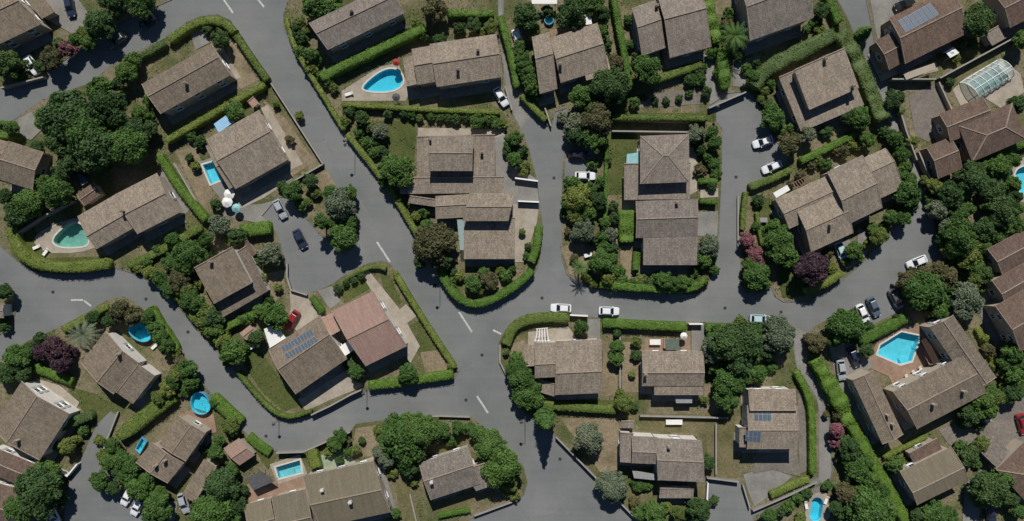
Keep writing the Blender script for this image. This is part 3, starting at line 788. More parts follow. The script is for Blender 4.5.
def house(name, label, phrase, secs, roofm='roof_tan', wallm='stucco_cream', chim=(), solar=(), cat='house', win=True, chimm='stucco_cream'):
    xs = [(s[0][0] + s[2][0]) / 2 for s in secs]; ys = [(s[0][1] + s[2][1]) / 2 for s in secs]
    cx, cy = sum(xs) / len(xs), sum(ys) / len(ys)
    base = W(cx, cy, 3); base.z = KERB - 0.02
    t = thing(name, label, cat, base)
    if phrase: ANCHORS.append((phrase, cx, cy))
    rng = random.Random(int(cx * 7 + cy))
    out = []
    for s in secs:
        mt = roofm
        if len(s) > 7: mt = s[7]
        out.append(section(t, base, s, mt, wallm, rng))
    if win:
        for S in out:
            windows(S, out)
            # paved apron added only on the shaded side, so the shadow there looks bluer
            mb = MB(); sh = Vector((0, -rng.uniform(1.6, 2.6), 0)); zz = SHADE_APRON[0]; SHADE_APRON[0] += 0.0004
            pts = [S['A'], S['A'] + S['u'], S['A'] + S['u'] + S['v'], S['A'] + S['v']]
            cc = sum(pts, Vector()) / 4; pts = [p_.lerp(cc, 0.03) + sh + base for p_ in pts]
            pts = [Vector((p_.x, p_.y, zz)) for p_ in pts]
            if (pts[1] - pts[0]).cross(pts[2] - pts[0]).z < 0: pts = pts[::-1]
            mb.face(pts); ap = mb.build('terrace', rng.choice(['concrete', 'concrete', 'paving'])); ap['kind'] = 'structure'  # added paving that tints the house shadow, not a traced terrace
    for c in chim:
        r = roof_at(out, *c)
        if not r: continue
        S, w, a, b = r
        mb = MB(); un = S['u'].normalized(); vn = S['v'].normalized()
        c0 = Vector((w.x, w.y, w.z - 0.4))
        mb.box(c0, un * 0.30, vn * 0.24, 1.5); mb.box(c0 + Vector((0, 0, 1.5)), un * 0.35, vn * 0.29, 0.07, 1)
        for sg in (-1, 1): mb.tube([c0 + un * .14 * sg + Vector((0, 0, 1.57)), c0 + un * .14 * sg + Vector((0, 0, 1.8))], [.1, .08], 8, 1)
        mb.build('chimney', [chimm, chimm if 'white' in chimm else 'ridge_tile'], S['roof'])
    for quad, nc, nr, cellm in solar:
        r = roof_at(out, (quad[0][0] + quad[2][0]) / 2, (quad[0][1] + quad[2][1]) / 2)
        S = r[0]; un, vn = S['u'], S['v']
        pts = []
        for q in quad:
            z = S['ze'] + 0.6
            for _ in range(4):
                w = W(*q, z) - S['base']; d = w - S['A']; det = un.x * vn.y - un.y * vn.x
                b = (un.x * d.y - un.y * d.x) / det; z = S['zr'](min(1, max(0, b)))
            pts.append(Vector((w.x, w.y, z + 0.09)))
        a, b, c, d = pts
        nrm = (b - a).cross(d - a).normalized()
        if nrm.z < 0: nrm = -nrm
        for i in range(nc):
            for j in range(nr):
                g = 0.10 if nr == 1 else 0.05
                def bl(s, q): return (a.lerp(b, s)).lerp(d.lerp(c, s), q)
                s0, s1, q0, q1 = (i + g) / nc, (i + 1 - g) / nc, (j + g * .8) / nr, (j + 1 - g * .8) / nr
                ring = [bl(s0, q0), bl(s1, q0), bl(s1, q1), bl(s0, q1)]
                if (ring[1] - ring[0]).cross(ring[3] - ring[0]).z < 0: ring = ring[::-1]
                mb = MB(); mb.solid([p - nrm * 0.04 for p in ring], ring, 1)
                cc = sum(ring, Vector()) / 4
                inn = [p.lerp(cc, 0.07) + nrm * 0.006 for p in ring]
                lu, lv = (ring[1] - ring[0]).length, (ring[3] - ring[0]).length
                mb.face(inn, 0, [(0, 0), (lu, 0), (lu, lv), (0, lv)])
                mb.build('solar_panel', [cellm, 'metal_grey'], S['roof'])
    return t
H = house
SHADE_APRON = [KERB + 0.12]
H('house', 'brown tiled house cut off by the top left corner of the picture', 'the top-left corner house',
  [((-12, 50), (42, 24), (8, -14), 4.6, .5)][0:0] + [((-42, 10), (8, -14), (42, 24), 4.6, .45)], 'roof_brown')
H('house', 'long brown gabled house inside the hedged bend of two roads at upper left', 'the road-bend house',
  [((142, 84), (212, 45), (231, 75), 4.8, .45)], 'roof_brown', chim=[(187, 84)])
H('house', 'brown tiled house beside the light blue tarp and small rectangular pool', 'the blue-tarp house',
  [((207, 139), (259, 110), (288, 160), 3.6, .46), ((206, 146), (222, 137), (246, 180), 3.2, .5, .16)], 'roof_tan')
H('house', 'two-step tan house right of the green-teal freeform pool', 'the teal-pool house',
  [((116, 194), (157, 173), (179, 213), 4.0, .52), ((78, 216), (118, 193), (137, 226), 3.7, .62)], 'roof_tan', chim=[(124, 211)])
H('house', 'brown house at the left edge below the dense dark trees', 'the left-edge house',
  [((9, 141), (44, 152), (33, 190), 3.6, .5), ((-22, 133), (9, 142), (2, 168), 3.4, .5)], 'roof_brown')
H('house', 'long grey-brown house under the top edge right of the main road', 'the long top house',
  [((309, 23), (386, -14), (405, 13), 4.6, .44)], 'roof_grey', chim=[(352, 12)])
H('house', 'tan tiled house with stepped roof right of the teardrop pool', 'the teardrop-pool house',
  [((430, 44), (496, 34), (503, 77), 4.2, .5), ((412, 49), (434, 45), (440, 81), 3.9, .5), ((403, 58), (416, 55), (420, 84), 2.9, 1, .12)], 'roof_tan', chim=[(478, 51), (458, 70)])
H('house', 'tan stepped house with separate left wing near top centre', 'the stepped top house',
  [((550, 38), (597, 23), (608, 68), 4.0, .5), ((532, 37), (549, 32), (557, 89), 3.4, .42), ((582, 62), (607, 55), (611, 74), 3.6, 1, .2)], 'roof_tan', chim=[(560, 65)])
H('house', 'brown two-part house at the top edge above the row of round shrubs', 'the shrub-row house',
  [((655, -13), (696, -24), (711, 47), 4.2, .5), ((632, 8), (655, 0), (665, 48), 3.6, .45)], 'roof_grey', chim=[(656, 7)])
H('house', 'two-storey brown house at the top edge right of the palm', 'the palm-side house',
  [((737, -24), (800, -47), (813, 18), 5.2, .52)], 'roof_grey')
H('house', 'square house with an upper block throwing shade on its lower roof', 'the notched square house',
  [((778, 78), (841, 51), (864, 105), 2.9, 0, .05), ((793, 71), (843, 49), (859, 88), 5.0, 0, .10)], 'roof_tan', 'stucco_cream', chim=[(824, 60), (852, 87)])
H('house', 'red-brown house with a pale solar array at upper right', 'the pale-panel house',
  [((889, 18), (950, -12), (966, 34), 4.4, .48), ((875, 41), (892, 32), (906, 61), 3.4, .5)], 'roof_red', 'stucco_ochre',
  solar=[([(897, 21), (930, 3), (939, 15), (905, 33)], 7, 2, 'solar_cell_pale')])
H('house', 'red-brown house cut off by the top right corner of the picture', 'the top-right corner house',
  [((992, -8), (1040, -32), (1058, 4), 4.0, .5)], 'roof_red')
H('house', 'hip-roofed brown house with wings below the glazed pool vault', 'the glazed-pool house',
  [((958, 126), (1012, 103), (1026, 139), 4.2, .5, .3, 1), ((939, 114), (982, 97), (993, 125), 3.7, .5), ((926, 147), (950, 137), (962, 169), 3.3, .45)], 'roof_red', 'stucco_ochre')
H('house', 'two-level brown house between the asphalt court and the left road', 'the two-level house',
  [((202, 273), (248, 246), (268, 291), 3.0, 0, .08), ((196, 268), (234, 247), (252, 283), 5.2, 0, .14)], 'roof_brown', 'stucco_white', chim=[(212, 262)])
H('house', 'house of one brown wing with blue solar panels and one pink wing', 'the pink-wing house',
  [((269, 350), (320, 315), (347, 359), 4.2, .42, .26, 0, 'roof_brown'), ((332, 311), (373, 291), (407, 346), 4.6, .5), ((320, 319), (344, 306), (352, 324), 3.2, 1, .15)], 'roof_pink', 'stucco_white',
  solar=[([(281, 346.5), (311, 328), (314.5, 334.5), (284, 352.5)], 10, 1, 'solar_cell'), ([(284.5, 353.5), (315, 335.5), (318.5, 342), (288, 359.5)], 10, 1, 'solar_cell')])
H('house', 'large tan house with stepped roofs and dark shadow slots near picture centre', 'the central stepped house',
  [((417, 137), (495, 135), (495, 181), 2.8, 0, .04), ((430, 136), (473, 136), (472, 171), 5.4, .5, .16), ((400, 178), (504, 177), (504, 193), 2.9, 0, .08),
   ((410, 196), (438, 200), (436, 207), 2.6, 0, .1), ((436, 196), (471, 194), (471, 217), 3.0, .45, .2), ((470, 193), (515, 193), (508, 221), 5.4, .5, .18), ((464, 218), (515, 218), (515, 259), 3.2, 0, .06)],
  'roof_tan', 'stucco_cream', chim=[(430, 140), (482, 153)])
H('house', 'tall stacked tan house with turquoise canopy inside the middle plot', 'the turquoise-canopy house',
  [((640, 136), (689, 134), (689, 182), 5.2, .45, .2, 1), ((624, 164), (690, 163), (690, 199), 2.9, 0, .05), ((636, 201), (697, 199), (697, 236), 4.0, .5, .22), ((643, 228), (697, 228), (697, 265), 3.6, 0, .1)],
  'roof_grey', 'stucco_cream', chim=[(676, 203)])
H('house', 'four-gabled tan house between the two right-hand roads', 'the four-gable house',
  [((827, 172), (862, 155), (882, 208), 4.4, .55), ((775, 199), (826, 176), (840, 206), 3.5, .5), ((796, 209), (838, 190), (853, 233), 4.0, .5, .24), ((861, 159), (885, 148), (903, 188), 3.7, .35)],
  'roof_tan', 'stucco_cream', chim=[(829, 225)])
H('house', 'stepped brown house cut off by the right edge of the picture', 'the right-edge house',
  [((987, 249), (1030, 226), (1045, 252), 3.4, .5), ((992, 281), (1032, 258), (1046, 284), 4.2, .5), ((995, 306), (1037, 282), (1062, 328), 4.8, .5)], 'roof_red', 'stucco_cream')
H('house', 'tan house with white pergola just below the side road junction', 'the white-pergola house',
  [((556, 341), (601, 339), (600, 393), 4.6, .58, .22), ((535, 343), (558, 342), (558, 377), 4.4, .6, .2), ((524, 345), (537, 344), (537, 365), 3.0, 1, .1), ((535, 378), (558, 385), (556, 397), 2.6, 0, .05)], 'roof_tan', 'stucco_white')
H('house', 'tan house with a white table on its terracotta terrace', 'the white-table house',
  [((642, 351), (703, 351), (703, 386), 3.9, .6, .26), ((654, 374), (703, 374), (703, 395), 3.5, 0, .2)], 'roof_tan', 'stucco_cream', chim=[(645, 374)])
H('house', 'tan house with two blue solar arrays of eight panels', 'the eight-panel house',
  [((748, 389), (795, 389), (796, 410), 5.0, 1, .12), ((747, 405), (797, 405), (797, 449), 4.6, .55, .18), ((739, 427), (765, 428), (765, 448), 4.0, 0, .1)],
  'roof_tan', 'stucco_white', solar=[([(754, 407), (771, 407.5), (771, 421), (754, 420.5)], 4, 2, 'solar_cell'), ([(745, 430), (761, 431), (760, 442), (745, 441)], 4, 2, 'solar_cell')])
H('house', 'white-walled brown house beside the oval raised pool', 'the oval-pool house',
  [((81, 362), (106, 331), (139, 363), 4.2, .6), ((118, 392), (140, 364), (155, 376), 3.9, 0, .2)], 'roof_brown', 'stucco_white', chim=[(120, 354)])
H('house', 'large brown gabled house cut off by the lower left edge', 'the lower-left gabled house',
  [((22, 381), (-8, 427), (40, 460), 4.4, .42)], 'roof_brown', 'stucco_white', chim=[(19, 440)])
H('house', 'low two-roof brown house behind a white wall at lower left', 'the low white-wall house',
  [((-8, 446), (40, 466), (26, 488), 3.2, .5, .18), ((-14, 480), (21, 489), (8, 530), 3.4, .5)], 'roof_red', 'stucco_white')
H('house', 'brown house with two small chimneys beside the round raised pool', 'the two-chimney house',
  [((159, 444), (179, 416), (206, 433), 4.2, .5, .12), ((136, 462), (152, 442), (184, 463), 3.9, .5, .14), ((182, 494), (204, 459), (217, 467), 3.2, 1, .15)], 'roof_brown', 'stucco_cream', chim=[(157, 465), (166, 460)])
H('house', 'long olive-brown house with two white chimneys at the bottom edge', 'the long bottom house',
  [((303, 476), (373, 461), (391, 512), 3.8, .52, .24), ((272, 497), (306, 489), (320, 540), 3.3, .5, .24), ((244, 505), (270, 498), (281, 536), 3.0, .5, .2)], 'roof_plain', 'stucco_cream', chim=[(323, 489), (351, 501)], chimm='stucco_white')
H('house', 'brown gabled house wrapped by big trees left of the main road', 'the tree-wrapped house',
  [((419, 463), (468, 447), (480, 484), 4.0, .45), ((464, 469), (485, 462), (497, 484), 3.7, 0, .2)], 'roof_grey', 'stucco_cream', chim=[(445, 450), (432, 481)], chimm='stucco_white')
H('house', 'grey-tan house showing a bright white upper wall at lower centre', 'the bright-wall house',
  [((655, 438), (701, 440), (704, 482), 5.2, .5, .16), ((632, 436), (657, 437), (657, 464), 5.0, .55, .2), ((620, 432), (633, 433), (633, 463), 4.2, 0, .1), ((660, 488), (694, 488), (693, 498), 2.7, 0, .05)], 'roof_grey', 'stucco_white', chim=[(668, 446)])
H('house', 'big L-shaped brown villa around the five-sided pool', 'the pentagon-pool villa',
  [((893, 392), (962, 356), (986, 393), 5.0, .46), ((929, 327), (972, 389), (996, 377), 4.6, .5, .24), ((852, 380), (882, 444), (903, 434), 4.8, .5, .24)], 'roof_brown', 'stucco_cream', chim=[(932, 404), (962, 391), (886, 415), (891, 424)])
H('house', 'plain olive-brown gabled house with flat annex at lower right', 'the plain annex house',
  [((900, 472), (951, 447), (968, 480), 4.4, .58, .24), ((908, 453), (936, 438), (943, 451), 2.8, 0, .05, 0, 'roof_red')], 'roof_plain', 'stucco_cream')
H('house', 'hip-roofed reddish house cut off by the lower right edge', 'the lower-right hip house',
  [((996, 470), (1026, 440), (1058, 474), 3.8, .5, .26, 1), ((981, 453), (993, 436), (1009, 451), 2.8, 0, .04, 0, 'roof_grey')], 'roof_red', 'stucco_cream')
H('house', 'small white-walled building at the left edge between the two road arms', 'the tiny left-edge building',
  [((-22, 303), (4, 303), (4, 318), 3.0, .5, .2)], 'roof_grey', 'stucco_white', win=False)
# outbuildings
H('shed', 'brown-roofed shed beside the dark trees above the teal pool house', None, [((77, 194), (94, 182), (102, 194), 2.4, .5, .2)], 'roof_red', 'stucco_cream', cat='shed', win=False)
H('shed', 'red-roofed square garden shed near the left road bend', None, [((224, 448), (239, 438), (255, 455), 2.5, .55, .25)], 'roof_pink', 'stucco_cream', cat='shed', win=False)
H('shed', 'small pink-roofed garden shed above the long lawn', None, [((240, 333), (250, 325), (257, 332), 2.2, .5, .2)], 'roof_pink', 'stucco_cream', cat='shed', win=False)
H('shed', 'small red-brown shed left of the asphalt court', None, [((242, 244), (248, 240), (256, 254), 2.2, 0, .1)], 'roof_red', 'stucco_cream', cat='shed', win=False)
H('shed', 'grey-roofed shed against the wall at upper right', None, [((984, 34), (998, 26), (1006, 38), 2.4, 0, .1)], 'roof_grey', 'stucco_cream', cat='shed', win=False)
H('shed', 'brown open-sided shed roof at the top left', None, [((27, 0), (40, -7), (55, 12), 2.5, 0, .08)], 'roof_brown', 'stucco_cream', cat='shed', win=False)
H('shed', 'small hut with grey roof at the upper left corner of the bright-wall house', None, [((621, 421), (634, 421), (634, 428), 2.3, 0, .1)], 'roof_grey', 'stucco_cream', cat='shed', win=False)
H('shed', 'small pale pink-roofed hut beside the road hedge corner at upper left', None, [((248, 102), (254, 97), (259, 103), 2.2, 0, .1)], 'roof_pink', 'stucco_white', cat='shed', win=False)
# ------------------------------------------------------------ foliage
def leaf_mesh(name, pts, nrm, size, mats, core=None, jitter=0.5):
    """many small leaf-sized faces (one bent quad each); core = (verts, faces) of the twig mass behind them"""
    n = len(pts)
    t = RNG.normal(size=(n, 3)); t -= (t * nrm).sum(1, keepdims=True) * nrm
    t /= np.linalg.norm(t, axis=1, keepdims=True) + 1e-9
    b = np.cross(nrm, t)
    s = size * (0.6 + 0.8 * RNG.random((n, 1)))
    v = np.empty((n, 4, 3))
    v[:, 0] = pts - t * s; v[:, 1] = pts + b * s * .55 + nrm * s * .18
    v[:, 2] = pts + t * s; v[:, 3] = pts - b * s * .55 + nrm * s * .18
    v = v.reshape(-1, 3)
    f = np.arange(4 * n).reshape(n, 4)
    me = bpy.data.meshes.new(name)
    cv, cf = (core if core is not None else (np.zeros((0, 3)), []))
    off = len(v); allv = np.vstack([v, cv]) if len(cv) else v
    loops = list(f.reshape(-1)); starts = list(range(0, 4 * n, 4)); tot = 4 * n
    for q in cf:
        starts.append(tot); loops += [off + i for i in q]; tot += len(q)
    me.vertices.add(len(allv)); me.vertices.foreach_set('co', allv.reshape(-1))
    me.loops.add(tot); me.loops.foreach_set('vertex_index', np.array(loops, dtype=np.int32))
    me.polygons.add(len(starts)); me.polygons.foreach_set('loop_start', np.array(starts, dtype=np.int32))
    me.update(calc_edges=True)
    for m in mats: me.materials.append(MATS[m])
    return me
def unit(a): return a / (np.linalg.norm(a, axis=1, keepdims=True) + 1e-9)
import bmesh
_bm = bmesh.new(); bmesh.ops.create_icosphere(_bm, subdivisions=2, radius=1.0)
ICO_V = np.array([v.co[:] for v in _bm.verts]); ICO_F = [[v.index for v in f.verts] for f in _bm.faces]; _bm.free()
def lobes_mesh(name, lobes, nleaf, leaf, mat, core_k=0.66):
    """crown from overlapping lobes (centre, radii): leaves over each lobe, lumpy twig core inside"""
    P, N, CV, CF = [], [], [], []
    area = np.array([l[1].mean() ** 2 for l in lobes]); area = area / area.sum()
    for (c, r), a in zip(lobes, area):
        k = max(8, int(nleaf * a))
        d = unit(RNG.normal(size=(k, 3))); d[:, 2] = np.where(d[:, 2] < -0.35, -d[:, 2], d[:, 2])
        rad = 0.66 + 0.52 * RNG.random((k, 1)) ** 0.9
        P.append(c + d * r * rad); N.append(unit(d + RNG.normal(size=(k, 3)) * 0.85 + np.array([0, 0, .35])))
        j = 1 + 0.16 * RNG.normal(size=(len(ICO_V), 1)).clip(-1.5, 1.2)
        off = sum(len(q) for q in CV)
        CV.append(c + ICO_V * r * core_k * j); CF += [[off + i for i in f] for f in ICO_F]
    P = np.vstack(P); N = np.vstack(N)
    keep = np.ones(len(P), bool)
    for c, r in lobes: keep &= (((P - c) / r) ** 2).sum(1) > 0.42
    return leaf_mesh(name, P[keep], N[keep], leaf, [mat], (np.vstack(CV), CF))
def crown_proto(R, leaf, nleaf, seed, flat=0.75):
    """unit-scale in metres: crown of radius R centred on z = 0"""
    rr = np.random.default_rng(seed)
    lobes = []
    k = int(13 + R * 6)
    for i in range(k):
        a = 2.399 * i + rr.random() * .8; q = math.sqrt((i + .5) / k)
        rad = R * (0.13 + 0.24 * rr.random() ** 1.3)
        rr_ = (R - rad * 0.8) * q * (0.85 + 0.25 * rr.random())
        z = flat * R * (0.62 * (1 - q * q) + 0.42 * (rr.random() - 0.5))
        lobes.append((np.array([rr_ * math.cos(a), rr_ * math.sin(a), z]), np.array([rad, rad, rad * 0.9])))
    for i in range(4):
        lobes.append((np.array([R * .3 * math.cos(i * 1.57), R * .3 * math.sin(i * 1.57), -0.15 * R]), np.array([R * .42] * 3)))
    return lobes_mesh('crown', lobes, nleaf, leaf, 'leaf_broad')
CROWNS = {'S': [(1.2, crown_proto(1.2, 0.17, 1700, 20 + i)) for i in range(4)],
          'M': [(2.6, crown_proto(2.6, 0.23, 5500, 40 + i)) for i in range(5)],
          'L': [(4.3, crown_proto(4.3, 0.29, 10500, 60 + i)) for i in range(4)]}
def cypress_proto():
    lobes = []
    for i in range(16):
        q = i / 15; w = 0.95 * (1 - q) ** 0.7 * (0.55 + min(q * 5, 1) * .45) + 0.08
        a = i * 2.4; s = 0.22 * w
        lobes.append((np.array([s * math.cos(a), s * math.sin(a), 0.6 + 9.0 * q]), np.array([w, w, 1.0])))
    return lobes_mesh('crown', lobes, 4200, 0.17, 'leaf_dark')
CYP = cypress_proto()
def palm_proto():
    mb = MB()
    for k in range(30):
        a = k * 2.399; el = 0.95 - 1.35 * (k / 29)
        L = 2.5 + 0.4 * random.random(); prev = None
        d = Vector((math.cos(a), math.sin(a), 0)); s = Vector((-d.y, d.x, 0))
        pts = []
        for i in range(9):
            q = i / 8
            pts.append(d * (L * q * math.cos(el * (1 - q * .3))) + Vector((0, 0, L * (math.sin(el) * q - 0.42 * q * q))))
        for i in range(8):
            p, n = pts[i], pts[i + 1]; w = 0.42 * math.sin(math.pi * min(1, (i + 1.2) / 9)) ** .6
            for sg in (-1, 1):
                for q in (0.1, 0.55):
                    c = p.lerp(n, q); e = p.lerp(n, q + .38)
                    tip = c.lerp(e, .5) + s * sg * w + (n - p) * 0.6 - Vector((0, 0, 0.12))
                    mb.face([c, e, tip] if sg > 0 else [e, c, tip])
    me = mb.build('fronds', 'leaf_broad'); d = me.data; bpy.data.objects.remove(me); return d
PALM = palm_proto()
def trunk_proto(seed, h=1.0):
    """trunk of unit height with limbs that spread into the crown"""
    r = random.Random(seed); mb = MB()
    mb.tube([(0, 0, -0.08), (0.01, 0, 0.06), (0.02 * r.random(), 0.02, 0.35), (0.03, 0.01, 0.62), (0.02, 0.0, 0.86)], [0.052, 0.042, 0.033, 0.026, 0.010], 7)
    for i in range(5):
        a = i * 1.3 + r.random(); z0 = 0.36 + 0.06 * i; q = 0.26 + 0.1 * r.random()
        mb.tube([(0.02, 0.01, z0), (q * .5 * math.cos(a), q * .5 * math.sin(a), z0 + .12), (q * math.cos(a), q * math.sin(a), z0 + .2)], [0.020, 0.014, 0.005], 5)
    o = mb.build('trunk', 'trunk_bark'); d = o.data; bpy.data.objects.remove(o); return d
TRUNKS = [trunk_proto(i) for i in range(3)]
_m = MB(); _m.tube([(0, 0, -.1), (0.05, 0, 1.0), (0.0, 0.05, 2.2), (0.02, 0, 3.2)], [.2, .16, .15, .17], 9); _o = _m.build('trunk', 'trunk_bark'); PTRUNK = _o.data; bpy.data.objects.remove(_o)
KIND = {'b': ('leaf_broad', 'green', 'broadleaf trees'), 'o': ('leaf_olive', 'grey-green', 'grey-green olive trees'), 'd': ('leaf_dark', 'dark green', 'dark evergreens'),
        'p': ('leaf_plum', 'plum-dark', 'plum-leaved trees'), 'm': ('leaf_magenta', 'pink-flowered', 'flowering shrubs'), 'r': ('leaf_russet', 'russet', 'russet shrubs and trees'), 'y': ('leaf_yellow', 'yellow-green', 'yellow-green trees')}
_tn = [0]
def tree(x, y, r, k='b', h=None):
    _tn[0] += 1; i = _tn[0]
    rng = random.Random(i * 31 + 7)
    R = r * MPP
    if k == 'P':
        h = h or 4.5
        b = W(x, y, h); b.z = KERB - 0.02
        t = thing('palm_tree', None, None, b, rng.random() * 6)
        link('trunk', PTRUNK, t, (0, 0, 0), 0, (1, 1, h / 3.2))
        link('crown', PALM, t, (0, 0, h), 0, (R / 2.6,) * 3, 'leaf_broad' if i % 2 else 'leaf_olive')
        auto(t, 'feathery green palm', 'palm', (x, y), 'palms'); return
    if k == 'C':
        h = h or 11
        b = W(x, y, h * .75); b.z = KERB - 0.02
        t = thing('cypress_tree', None, None, b, rng.random() * 6)
        link('trunk', TRUNKS[0], t, (0, 0, 0), 0, (h * .5, h * .5, h * .8))
        link('crown', CYP, t, (0, 0, 0), 0, (R / 0.95, R / .95, h / 10.4), 'leaf_broad')
        auto(t, 'slender pointed cypress', 'tree', (x, y), 'cypresses'); return
    mat, look, grp = KIND[k]
    if R < 1.55:
        h = h or (0.9 + R * 0.8)
        R0, me = rng.choice(CROWNS['S'])
        zc = max(0.45, h - R * 0.75)
        b = W(x, y, zc); b.z = KERB - 0.02
        s = R / R0
        t = thing('shrub', None, None, b, rng.random() * 6)
        link('stem', TRUNKS[i % 3], t, (0, 0, 0), 0, (max(zc, .9),) * 3)
        link('foliage', me, t, (0, 0, zc), 0, (s, s * rng.uniform(.88, 1.1), s * rng.uniform(.8, 1.0)), mat)
        auto(t, look + ' rounded shrub', 'shrub', (x, y), 'garden shrubs, ' + look); return
    R0, me = rng.choice(CROWNS['M' if R < 3.3 else 'L'])
    h = h or (1.4 + R * 1.15)
    s = R / R0
    zc = h - R * 0.62
    b = W(x, y, h - R * .35); b.z = KERB - 0.02
    t = thing('tree', None, None, b, rng.random() * 6)
    link('trunk', TRUNKS[i % 3], t, (0, 0, 0), 0, (h * .95, h * .95, h * .95))
    link('crown', me, t, (0, 0, zc), 0, (s * rng.uniform(.94, 1.06), s * rng.uniform(.9, 1.04), s * rng.uniform(.85, 1.05)), mat)
    auto(t, ('big ' if R > 3.6 else 'small ' if R < 2.3 else '') + look + ' leafy tree', 'tree', (x, y), grp)

def hedge(pts, w, h=1.7, k='g', bushy=0.0):
    """clipped hedge along a traced line: lumpy body and leaf-sized faces over top and sides"""
    P = [W(x, y, h) for x, y in smooth_open(list(pts), 2)]
    cx = sum(q[0] for q in pts) / len(pts); cy = sum(q[1] for q in pts) / len(pts)
    mid = pts[len(pts) // 2] if len(pts) > 2 else (cx, cy)
    org = W(*mid, h); org.z = KERB - 0.02
    hw = w * MPP / 2
    # resample
    S = [P[0]]; step = 0.55
    for a, b in zip(P[:-1], P[1:]):
        L = (b - a).length; n = max(1, int(round(L / step)))
        for i in range(1, n + 1): S.append(a.lerp(b, i / n))
    n = len(S)
    prof = [(-1.0, 0.0), (-1.04, 0.45), (-1.0, 0.85), (-0.82, 0.98), (-0.4, 1.0), (0, 1.02), (0.4, 1.0), (0.82, 0.98), (1.0, 0.85), (1.04, 0.45), (1.0, 0.0)]
    V = []; F = []; m = len(prof)
    LP, LN = [], []
    seed = random.random() * 50
    cent = []
    for i, p in enumerate(S):
        d = (S[min(i + 1, n - 1)] - S[max(i - 1, 0)]); d.z = 0; d.normalize(); s = Vector((d.y, -d.x, 0))
        big = noise.noise(Vector((p.x * .35, p.y * .35, seed)))
        ww = hw * (1 + (0.10 + bushy * .2) * big); hh = h * (1 + (0.07 + bushy * .2) * noise.noise(Vector((p.x * .5, p.y * .5, seed + 9))))
        end = 0.75 if i in (0, n - 1) else 1.0
        cent.append((p - org, s, ww, hh))
        for a, b in prof:
            q = Vector((p.x - org.x, p.y - org.y, 0)) + s * (a * ww * end * 0.95); q.z = b * hh * 0.95 * (0.95 if end < 1 else 1)
            jx = noise.noise_vector(Vector((q.x + org.x, q.y + org.y, q.z + seed)) * 1.7) * 0.13
            V.append((q + jx)[:] if b > 0 else q[:])
    for i in range(n - 1):
        for j in range(m - 1): F.append((i * m + j, i * m + j + 1, (i + 1) * m + j + 1, (i + 1) * m + j))
    F.append(tuple(range(m))[::-1]); F.append(tuple((n - 1) * m + j for j in range(m)))
    length = sum((b - a).length for a, b in zip(S[:-1], S[1:]))
    cnt = int(length * (2 * hw + 2 * h * 0.55) * 17)
    idx = RNG.random(cnt) * (n - 1.001); side = RNG.random(cnt); jit = RNG.normal(size=(cnt, 3))
    pf = 2 * hw / (2 * hw + 1.1 * h)
    for q in range(cnt):
        i = int(idx[q]); fr = idx[q] - i
        c, s, ww, hh = cent[i]; c2 = cent[i + 1][0]
        p = c.lerp(c2, fr)
        if side[q] < pf:
            a = (RNG.random() * 2 - 1) * 0.98; b = 1.0 - 0.1 * max(0, abs(a) - .7); nn = Vector((0, 0, 1))
        else:
            a = 1.0 if side[q] < pf + (1 - pf) / 2 else -1.0; b = 0.25 + 0.75 * RNG.random(); nn = s * a
        w_ = p + s * (a * ww * 0.98); LP.append((w_.x, w_.y, b * hh * 0.98)); LN.append(nn[:])
    LP = np.array(LP) + jit * 0.045; LN = unit(np.array(LN) + jit * 0.42)
    t = leaf_mesh('hedge', LP, LN, 0.15, [{'g': 'hedge_green', 'y': 'hedge_yellow', 'd': 'hedge_dark'}[k]], (np.array(V), F))
    o = bpy.data.objects.new('hedge', t); COL.objects.link(o); o.location = org
    auto(o, {'g': 'bright green', 'y': 'yellow-green', 'd': 'dark green'}[k] + (' long' if length > 22 else ' short' if length < 9 else '') + ' clipped hedge', 'hedge', mid, 'clipped garden hedges')
